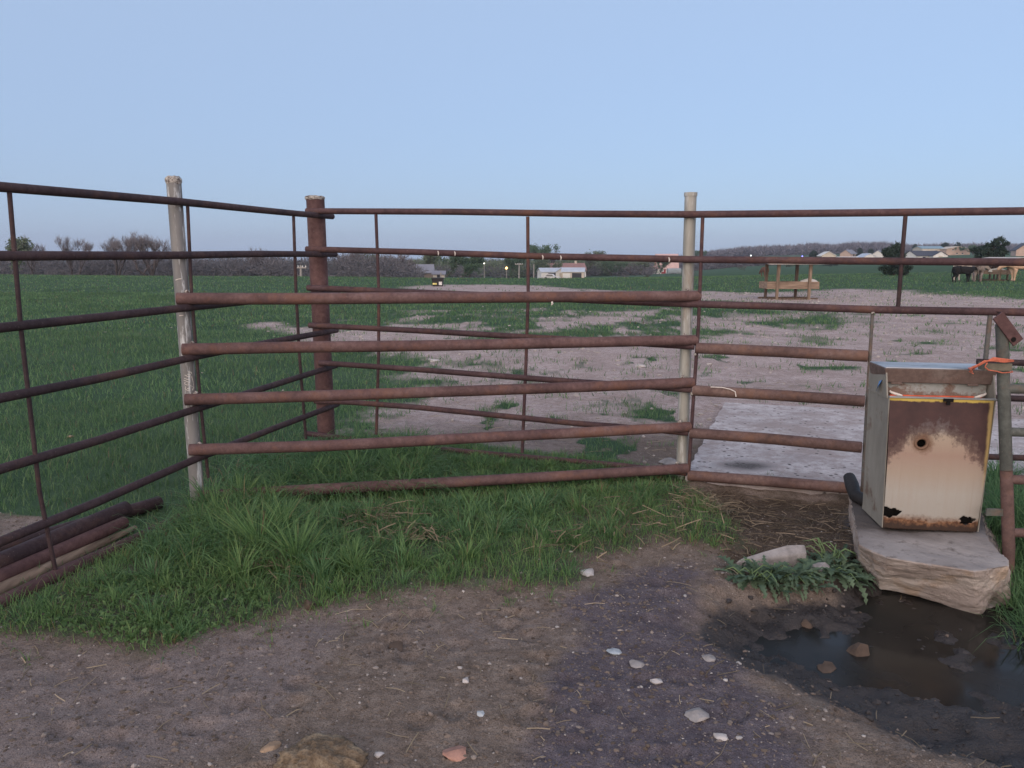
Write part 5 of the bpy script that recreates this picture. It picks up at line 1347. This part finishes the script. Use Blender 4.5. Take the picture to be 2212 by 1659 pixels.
wood_mass('hill_foot_wood', [(1500, 568), (1540, 560), (1700, 561), (1780, 566)], 280, 330, 90, 200, L_SCRUB, 1.8, .13, 3.8)

for a in [('bud', 'pale leafing tree on the horizon at the left picture edge', 15, 104, 517, 76), ('bare', 'small bare tree nearest the left edge, just right of the leafing one', 72, 112, 514, 40),
          ('bare', 'bare tree with several stems standing between the left edge and the flaking post', 158, 110, 513, 72), ('bare', 'slender bare tree with two upright tops, middle of the bare row', 250, 110, 513, 66),
          ('bare', 'widest bare tree of the left row, close to the flaking post', 328, 108, 504, 96), ('bare', 'thin bare tree whose top shows between the two left fence stays', 562, 125, 536, 66),
          ('bare', 'bare tree just right of the red corner post', 742, 128, 541, 70), ('bud', 'grey-green budding tree over the scrub, left of the first middle stay', 795, 132, 549, 60),
          ('bare', 'bare tree right behind the first stay of the middle bay', 850, 140, 544, 84), ('bud', 'budding tree with a feathery dark top above the grey-roofed shed', 918, 165, 547, 50),
          ('green', 'leafy green tree right of the grey-roofed shed', 962, 175, 551, 74), ('green', 'broad leafy tree behind the feed tub, darker of a pair', 1012, 180, 550, 62),
          ('green', 'leafy tree left of the orange yard light', 1040, 205, 558, 50), ('green', 'low leafy tree in front of the orange yard light', 995, 150, 570, 72),
          ('green', 'dark leafy tree beside the tall cross-armed pole', 1100, 215, 556, 66), ('green', 'tallest tree of the middle, its green top above the second rail', 1162, 230, 532, 46),
          ('bare', 'bare tree right of the tallest middle tree', 1186, 235, 541, 44), ('bud', 'pale budding tree above the white farm buildings', 1205, 215, 560, 90),
          ('bud', 'budding tree with top just over the rail, right of the white buildings', 1266, 240, 545, 66), ('green', 'rounded green tree standing right of the white buildings', 1322, 235, 558, 70),
          ('bud', 'grey budding tree between the white buildings and the red barn', 1388, 240, 558, 60), ('green', 'dark green tree left of the red barn', 1425, 250, 560, 44),
          ('bare', 'bare tree on the open slope before the red barn', 1374, 205, 566, 52), ('green', 'leafy tree just right of the galvanised post, end of the ridge', 1520, 420, 543, 40),
          ('bud', 'pale tree behind the wooden feeder roof', 1700, 240, 566, 60), ('bare', 'spindly bare tree left of the wooden feeder', 1612, 150, 572, 34)]: tree(*a)
tree('cedar', 'dense dark cedar standing alone in the right pasture', 1934, 66, 523, 80, seed=3)
tree('cedar', 'wide ragged juniper leaning right behind the cattle', 2140, 78, 511, 118, name='juniper_tree', seed=5, lean=.16)
for a in [('cedar', 'dark conical evergreen left of the cream gabled shed', 1757, 270, 541, 26), ('cedar', 'tall dark evergreen among the white houses, left one of a pair', 1856, 330, 535, 20), ('cedar', 'dark evergreen among the white houses, right one of a pair', 1880, 335, 537, 22),
          ('cedar', 'small dark evergreen left of the long cream building', 1975, 330, 527, 18), ('cedar', 'round dark evergreen behind the roof ridge of the cream building', 2040, 380, 524, 30), ('cedar', 'dark evergreen above the right end of the cream building', 2066, 385, 523, 36),
          ('green', 'green tree at the right end of the cream building', 2100, 290, 530, 40), ('cedar', 'dark bushy evergreen below the cream gabled shed', 1796, 215, 562, 40), ('cedar', 'low dark evergreen below the long white trailer roof', 1838, 215, 565, 34), ('cedar', 'dark low bush by the bottom corner of the white gable', 1948, 240, 561, 24)]: tree(*a)
for a in [('shrub', 'dark round shrub on the field edge right of the white buildings', 1399, 155, 580, 34), ('shrub', 'dark low shrub on the field edge, far left', 118, 100, 577, 44), ('shrub', 'small brown shrub at the field edge under the budding trees', 1350, 140, 590, 26), ('shrub', 'grey leafless bush beside the covered trailer', 1490, 150, 586, 44)]: tree(*a)

# buildings
def pm(n, c, r=.7, v=.12, s=.6): return plain(n, c, r, v, s)
M_CREAM, M_WHITE, M_TAN, M_RED = pm('cream siding', (.50, .45, .38)), pm('white siding', (.60, .60, .58)), pm('tan siding', (.44, .33, .27)), pm('red barn boards', (.36, .045, .045))
M_PINKR, M_GREYR, M_DARKR, M_TEALR, M_BRNR, M_ZINC = pm('pinkish tin roof', (.52, .36, .34), .5), pm('grey shingle roof', (.20, .21, .25)), pm('dark shingle roof', (.055, .06, .08)), pm('blue green tin roof', (.20, .30, .36), .5), pm('brown red roof', (.25, .15, .14)), pm('bare tin roof', (.42, .47, .54), .4)
M_WIN = plain('dark window', (.02, .022, .026), .15, .1, 1, 0, 0, .5); M_TRIM = pm('white trim', (.66, .66, .64)); M_DOORC = pm('dark opening', (.03, .03, .035))
def house(name, label, px, dist, w, d, wh, rh, rz, wall, roof, feats=(), base=None, cat='house', over=.25, gambrel=False):
    """ridge along local x; w = length along ridge, d = depth. feats: (part, face, u, z, width, height, material) with face f (eave, towards viewer) or g (gable end)"""
    p = place(px, dist)
    if base is not None: p.z = base
    t = thing(name, label, cat, tuple(p), None, rz)
    x, y = w / 2, d / 2
    m = MB()
    if gambrel: prof = [(-y, 0), (y, 0), (y, wh), (y * .62, wh + rh * .68), (0, wh + rh), (-y * .62, wh + rh * .68), (-y, wh)]
    else: prof = [(-y, 0), (y, 0), (y, wh), (0, wh + rh), (-y, wh)]
    n = len(prof)
    m.add([(-x, a, b - (.6 if b == 0 else 0)) for a, b in prof] + [(x, a, b - (.6 if b == 0 else 0)) for a, b in prof], [tuple(range(n - 1, -1, -1)), tuple(range(n, 2 * n))] + [(i, (i + 1) % n, (i + 1) % n + n, i + n) for i in range(n)])
    o = m.build('wall', wall, None); o.parent = t
    m = MB(); top = [q for q in prof if q[1] >= wh]; th = .14
    k = over / max(d / 2, .1) * rh
    top = [(top[0][0] + over, top[0][1] - k)] + top[1:-1] + [(top[-1][0] - over, top[-1][1] - k)]
    for (a, b), (c, e) in zip(top[:-1], top[1:]):
        m.hexa([(-x - over, a, b + .02), (-x - over, c, e + .02), (x + over, c, e + .02), (x + over, a, b + .02), (-x - over, a, b + .02 + th), (-x - over, c, e + .02 + th), (x + over, c, e + .02 + th), (x + over, a, b + .02 + th)])
    o = m.build('roof', roof, None); o.parent = t
    for nm, face, u, z, fw, fh, mt in feats:
        m = MB()
        if face == 'f': m.box((u, -y - .03, z + fh / 2), (fw, .06, fh))
        elif face == 'g': m.box((-x - .03, u, z + fh / 2), (.06, fw, fh))
        elif face == 'h': m.box((x + .03, u, z + fh / 2), (.06, fw, fh))
        elif face == 't': m.box((u, 0, z + fh / 2), (fw, fw, fh))
        o = m.build(nm, mt, None); o.parent = t
        if nm == 'window':
            q = MB()
            if face == 'f': q.box((u, -y - .075, z - .06), (fw + .25, .1, .12))
            elif face == 'g': q.box((-x - .075, u, z - .06), (.1, fw + .25, .12))
            else: q.box((x + .075, u, z - .06), (.1, fw + .25, .12))
            s = q.build('sill', M_TRIM, None); s.parent = o
    return t
def bz(py, dist): return zat(py, dist)
house('barn', 'red gambrel barn with pinkish roof beside the galvanised post', 1440, 350, 9.6, 7.5, 2.4, 6.2, R(-4), M_RED, M_PINKR, [('window', 'f', -2.0, 1.0, 1.0, 1.0, M_TRIM), ('window', 'f', 1.9, 1.0, 1.0, 1.0, M_TRIM), ('door', 'f', 0, 0, 1.3, 2.0, M_TRIM)], bz(591, 350), 'barn', .3, True)
house('shed', 'low white lean-to shed at the left foot of the red barn', 1411, 342, 7.0, 4, 1.9, 1.0, R(-4), M_WHITE, M_BRNR, [('door', 'f', 1.2, 0, 1.1, 1.8, M_DOORC)], bz(590, 342), 'shed')
house('shed', 'grey-roofed shed half hidden by the valley trees behind the feed tub', 900, 160, 6.6, 5, 1.6, 1.5, R(8), pm('brown boards', (.16, .13, .11)), M_GREYR, [('door', 'f', .6, 0, 1.6, 1.4, M_DOORC)], bz(600, 160) - .5, 'shed')
house('hut', 'tiny grey hut behind the feed tub', 948, 150, 2.2, 2, .9, .5, 0, M_CREAM, M_GREYR, [('door', 'f', 0, 0, .6, .8, M_DOORC)], bz(600, 150) - .2, 'hut')
house('farmhouse', 'white farmhouse wing with brown roof in the valley, behind the tin sheds', 1222, 232, 11, 7, 2.3, 1.9, R(6), M_WHITE, M_BRNR, [('window', 'f', -2.5, .9, 1.1, 1.0, M_WIN), ('window', 'f', 2.5, .9, 1.1, 1.0, M_WIN), ('chimney', 't', 3, 3.6, .6, 1.4, M_CREAM)], bz(600, 232), 'house')
house('shed', 'white open-fronted shed with tin roof, left of the valley farm', 1190, 205, 6.2, 4.5, 1.8, .9, R(12), M_WHITE, M_ZINC, [('opening', 'f', .5, 0, 3.6, 1.5, M_DOORC)], bz(602, 205), 'shed')
house('shed', 'bright white shed gable between the two tin-roofed sheds', 1213, 203, 3.2, 3.0, 1.9, 1.0, R(90), M_TRIM, M_ZINC, [('door', 'g', 0, 0, 1.2, 1.6, M_CREAM)], bz(603, 203), 'shed')
house('shed', 'tin-roofed shed at the right end of the valley farm', 1239, 200, 5.6, 4.2, 1.8, .9, R(-8), M_CREAM, M_ZINC, [('opening', 'f', 1.0, 0, 2.4, 1.5, M_DOORC), ('door', 'f', -1.6, 0, 1.8, 1.4, M_WHITE)], bz(602, 200), 'shed')
house('gabled_shed', 'cream gabled shed with dark lean-to end, left of the white houses', 1785, 250, 5.5, 4.3, 2.1, 1.2, R(82), M_CREAM, M_WHITE, [('opening', 'f', -.5, 0, 3.2, 1.8, M_DOORC), ('door', 'g', .3, 0, 1.0, 1.7, M_TRIM)], bz(562, 250) - .7, 'shed')
house('mobile_home', 'long low white trailer home right of the cream gabled shed', 1829, 262, 7.2, 4, 2.2, .5, R(4), M_WHITE, M_TRIM, [('window', 'f', -1.5, 1.0, .9, .8, M_WIN), ('window', 'f', 1.6, 1.0, .9, .8, M_WIN), ('door', 'f', 0, 0, .9, 1.8, M_CREAM)], bz(573, 262), 'trailer home')
house('white_house', 'white house with wide pale gable left of the lone cedar', 1871, 268, 7, 5.6, 2.4, 1.5, R(86), M_TRIM, M_ZINC, [('window', 'g', -1, 1.0, .9, .9, M_WIN), ('door', 'g', .9, 0, .9, 1.8, M_CREAM)], bz(573, 268), 'house')
house('hillside_house', 'small tan house higher on the slope above the trailer home', 1832, 345, 5.5, 5, 2.2, 1.6, R(40), M_TAN, M_GREYR, [('window', 'f', 0, 1, 1, .9, M_WIN)], bz(559, 345), 'house')
house('hillside_house', 'pale house peeping out left of the lone cedar', 1898, 330, 5.5, 5, 2.4, 1.8, R(55), M_WHITE, M_GREYR, [('window', 'f', 0, 1, 1, .9, M_WIN)], bz(563, 330), 'house')
house('dark_roofed_house', 'dark-roofed house with white gable end, right of the lone cedar', 1992, 250, 9.5, 6, 1.8, 1.5, R(14), M_WHITE, M_DARKR, [('window', 'f', -2, .7, 1, .8, M_WIN), ('window', 'f', 1, .7, 1, .8, M_WIN)], bz(565, 250), 'house')
house('house_wing', 'white gable wing on the right end of the dark-roofed house', 2024, 246, 5, 4.4, 1.5, 1.3, R(84), M_TRIM, M_DARKR, [('door', 'g', 0, 0, 1.2, 1.5, M_CREAM)], bz(563, 246), 'house')
house('long_building', 'long cream building with blue-green roof on the hill', 2004, 305, 8.6, 8, 2.6, .9, R(-3), M_CREAM, M_TEALR, [('door', 'f', -3.4, 0, .9, 2.0, M_TRIM), ('window', 'f', 1, 1.1, 1, .8, M_WIN)], bz(552, 305), 'building')
house('gable_building', 'tan building with four small windows, right end of the hill buildings', 2056, 300, 9, 8.6, 2.4, .9, R(86), M_TAN, M_CREAM, [('window', 'g', -1.6, 1.9, .6, .4, M_WIN), ('window', 'g', 2.0, 1.9, .6, .4, M_WIN), ('window', 'g', -1.6, .6, .6, .4, M_WIN), ('window', 'g', .4, .6, .6, .4, M_WIN)], bz(552, 300), 'building')
house('tan_house', 'tan house with dark diagonal roof edge at the right picture edge', 2209, 230, 6, 5, 2.4, 1.9, R(70), M_TAN, M_DARKR, [('window', 'f', 0, 1, 1, .9, M_WIN)], bz(558, 230), 'house')

# satellite dish-white tank by the long building, poles, vehicles
def pole(label, px, dist, top, base, arm=0.0, armz=.9, r=.13):
    b = place(px, dist); b.z = min(b.z, zat(base, dist)); h = zat(top, dist) - b.z
    t = thing('utility_pole', label, 'utility pole', tuple(b))
    m = MB(); m.tube([b - Vector((0, 0, .3)), b + Vector((.05, 0, h))], [r * 1.25, r], 8); m.build('pole', M_POLE, t)
    if arm:
        m = MB(); m.box(b + Vector((0, -.15, h * armz)), (arm, .12, .16)); m.build('cross_arm', M_POLE, t)
        for s in (-.45, -.15, .2, .45):
            q = MB(); c = b + Vector((arm * s, -.15, h * armz + .08)); q.tube([c, c + Vector((0, 0, .2))], [.07, .04], 6); q.build('insulator', M_TRIM, t)
    return t
M_POLE = pm('grey pole wood', (.30, .28, .26))
pole('short pale cross-armed pole in the scrub left of the corner post', 648, 100, 573, 600, 1.6, .86, .13)
pole('tall cross-armed pole in the valley left of the second middle stay', 1121, 190, 568, 594, 1.9, .92, .14)
pole('plain pole left of the white valley farm', 1153, 195, 571, 600, 0, .9, .13)
pole('slim pale pole before the trees left of the red barn', 1365, 260, 568, 588, 0, .9, .12)
pole('short white post standing just behind the feed tub', 951, 130, 589, 602, 0, .9, .12)
pole('thin pole on the slope right of the galvanised post', 1636, 300, 567, 580, 0, .9, .12)

TYRE = plain('tyre', (.02, .02, .02), .8); GLASS = plain('car glass', (.03, .035, .04), .1, .1, 1, 0, 0, .5)
def vehicle(name, label, cat, px, dist, L, h, mat, base, rz=0.0, body='car'):
    b = place(px, dist); b.z = zat(base, dist)
    t = thing(name, label, cat, tuple(b), None, rz)
    def P(m, n, mt, bev=.06): o = m.build(n, mt, None, bev); o.parent = t; return o
    w = L * .2
    if body == 'car':
        m = MB(); m.hexa([(-L / 2, -w, .3), (L / 2, -w, .3), (L / 2, w, .3), (-L / 2, w, .3), (-L / 2, -w, h * .55), (L / 2, -w, h * .52), (L / 2, w, h * .52), (-L / 2, w, h * .55)])
        m.hexa([(-L * .38, -w * .95, h * .56), (L * .22, -w * .95, h * .56), (L * .22, w * .95, h * .56), (-L * .38, w * .95, h * .56), (-L * .26, -w * .8, h), (L * .08, -w * .8, h), (L * .08, w * .8, h), (-L * .26, w * .8, h)]); P(m, 'body', mat)
        m = MB(); m.hexa([(-L * .33, -w * .97, h * .60), (L * .17, -w * .97, h * .60), (L * .17, w * .97, h * .60), (-L * .33, w * .97, h * .60), (-L * .25, -w * .84, h * .93), (L * .08, -w * .84, h * .93), (L * .08, w * .84, h * .93), (-L * .25, w * .84, h * .93)]); P(m, 'window', GLASS)
    else:
        m = MB(); n = 9
        pr = [(-w, .55), (w, .55)] + [(w * math.cos(math.pi * i / n), .55 + (h - .55) * (.45 + .55 * math.sin(math.pi * i / n))) for i in range(n + 1)]
        k = len(pr); m.add([(-L / 2, a, b_) for a, b_ in pr] + [(L / 2, a, b_) for a, b_ in pr], [tuple(range(k - 1, -1, -1)), tuple(range(k, 2 * k))] + [(i, (i + 1) % k, (i + 1) % k + k, i + k) for i in range(k)]); P(m, 'cover' if body == 'trailer' else 'body', mat, 0)
        m = MB(); m.box((L * .58, 0, .5), (L * .2, .12, .1)); P(m, 'drawbar', TYRE, 0)
        m = MB(); m.box((0, -w - .02, .75), (L * .9, .04, .12)); P(m, 'side_rail', M_TRIM if body != 'trailer' else TYRE, 0)
    for x in ((-L * .3, L * .3) if body == 'car' else (-L * .12, L * .06)):
        for y in (-w * .96, w * .96):
            m = MB(); m.tube([(x, y - .1, .33), (x, y + .1, .33)], .33, 12); P(m, 'wheel', TYRE, 0)
    return t
vehicle('parked_car', 'dark car parked on the slope left of the red barn', 'car', 1370, 250, 4.4, 1.5, pm('dark car paint', (.02, .022, .026), .3), 586, R(5))
vehicle('parked_car', 'white car parked before the bright shed of the valley farm', 'car', 1192, 196, 4.2, 1.4, pm('white car paint', (.58, .58, .58), .3), 604, R(-20))
vehicle('stock_trailer', 'long grey covered stock trailer in front of the red barn', 'trailer', 1457, 240, 4.2, 2.2, pm('grey tarpaulin', (.22, .26, .28)), 595, R(3), 'trailer')
vehicle('camper', 'small white camper on the slope between the trees', 'camper', 1336, 245, 2.9, 1.8, M_WHITE, 587, R(-5), 'camper')

def yard_light(label, px, dist, py, col, st, r, base):
    b = place(px, dist); z = zat(py, dist); b.z = min(b.z, z - 2)
    t = thing('yard_light', label, 'yard light', tuple(b))
    m = MB(); m.tube([b, Vector((b.x, b.y, z - r)), Vector((b.x, b.y - .3, z + r * .9))], [.11, .09, .06], 6); m.build('pole', M_POLE, t)
    bm = MB(); v = [Vector((b.x, b.y - .45, z)) + Vector(c) * r for c in IV]; bm.add(v, [tuple(f) for f in IF], True); bm.build('lamp', lamp_mat('lamp glow', col, st), t)
yard_light('glowing orange yard light among the valley trees', 1094, 196, 579, (1.0, .55, .18), 5.0, .34, 0)
yard_light('small white yard light left of and above the orange one', 1046, 230, 569, (1.0, .95, .8), 4.0, .2, 0)
yard_light('small white light below the ridge wood, left of the feeder', 1621, 300, 552, (.85, 1.0, .95), 4.0, .24, 0)
yard_light('tiny blue light on the slope above the feeder roof', 1732, 280, 553.5, (.22, .2, 1.0), 5.0, .24, 0)

# ------------------------------------------------------------------ the dusk air between here and the ridge
HZ = NT('air'); HZ.n.remove(HZ.b)
pv = HZ.n.new('ShaderNodeVolumePrincipled')
pv.inputs['Color'].default_value = (.66, .74, .90, 1); pv.inputs['Density'].default_value = .0003; pv.inputs['Anisotropy'].default_value = .1
HZ.l.new(pv.outputs[0], HZ.n['Material Output'].inputs['Volume'])
m = MB(); m.box((0, 800, 18), (3200, 1900, 52)); hz_ = kind(m.build('haze', HZ.m), 'stuff')
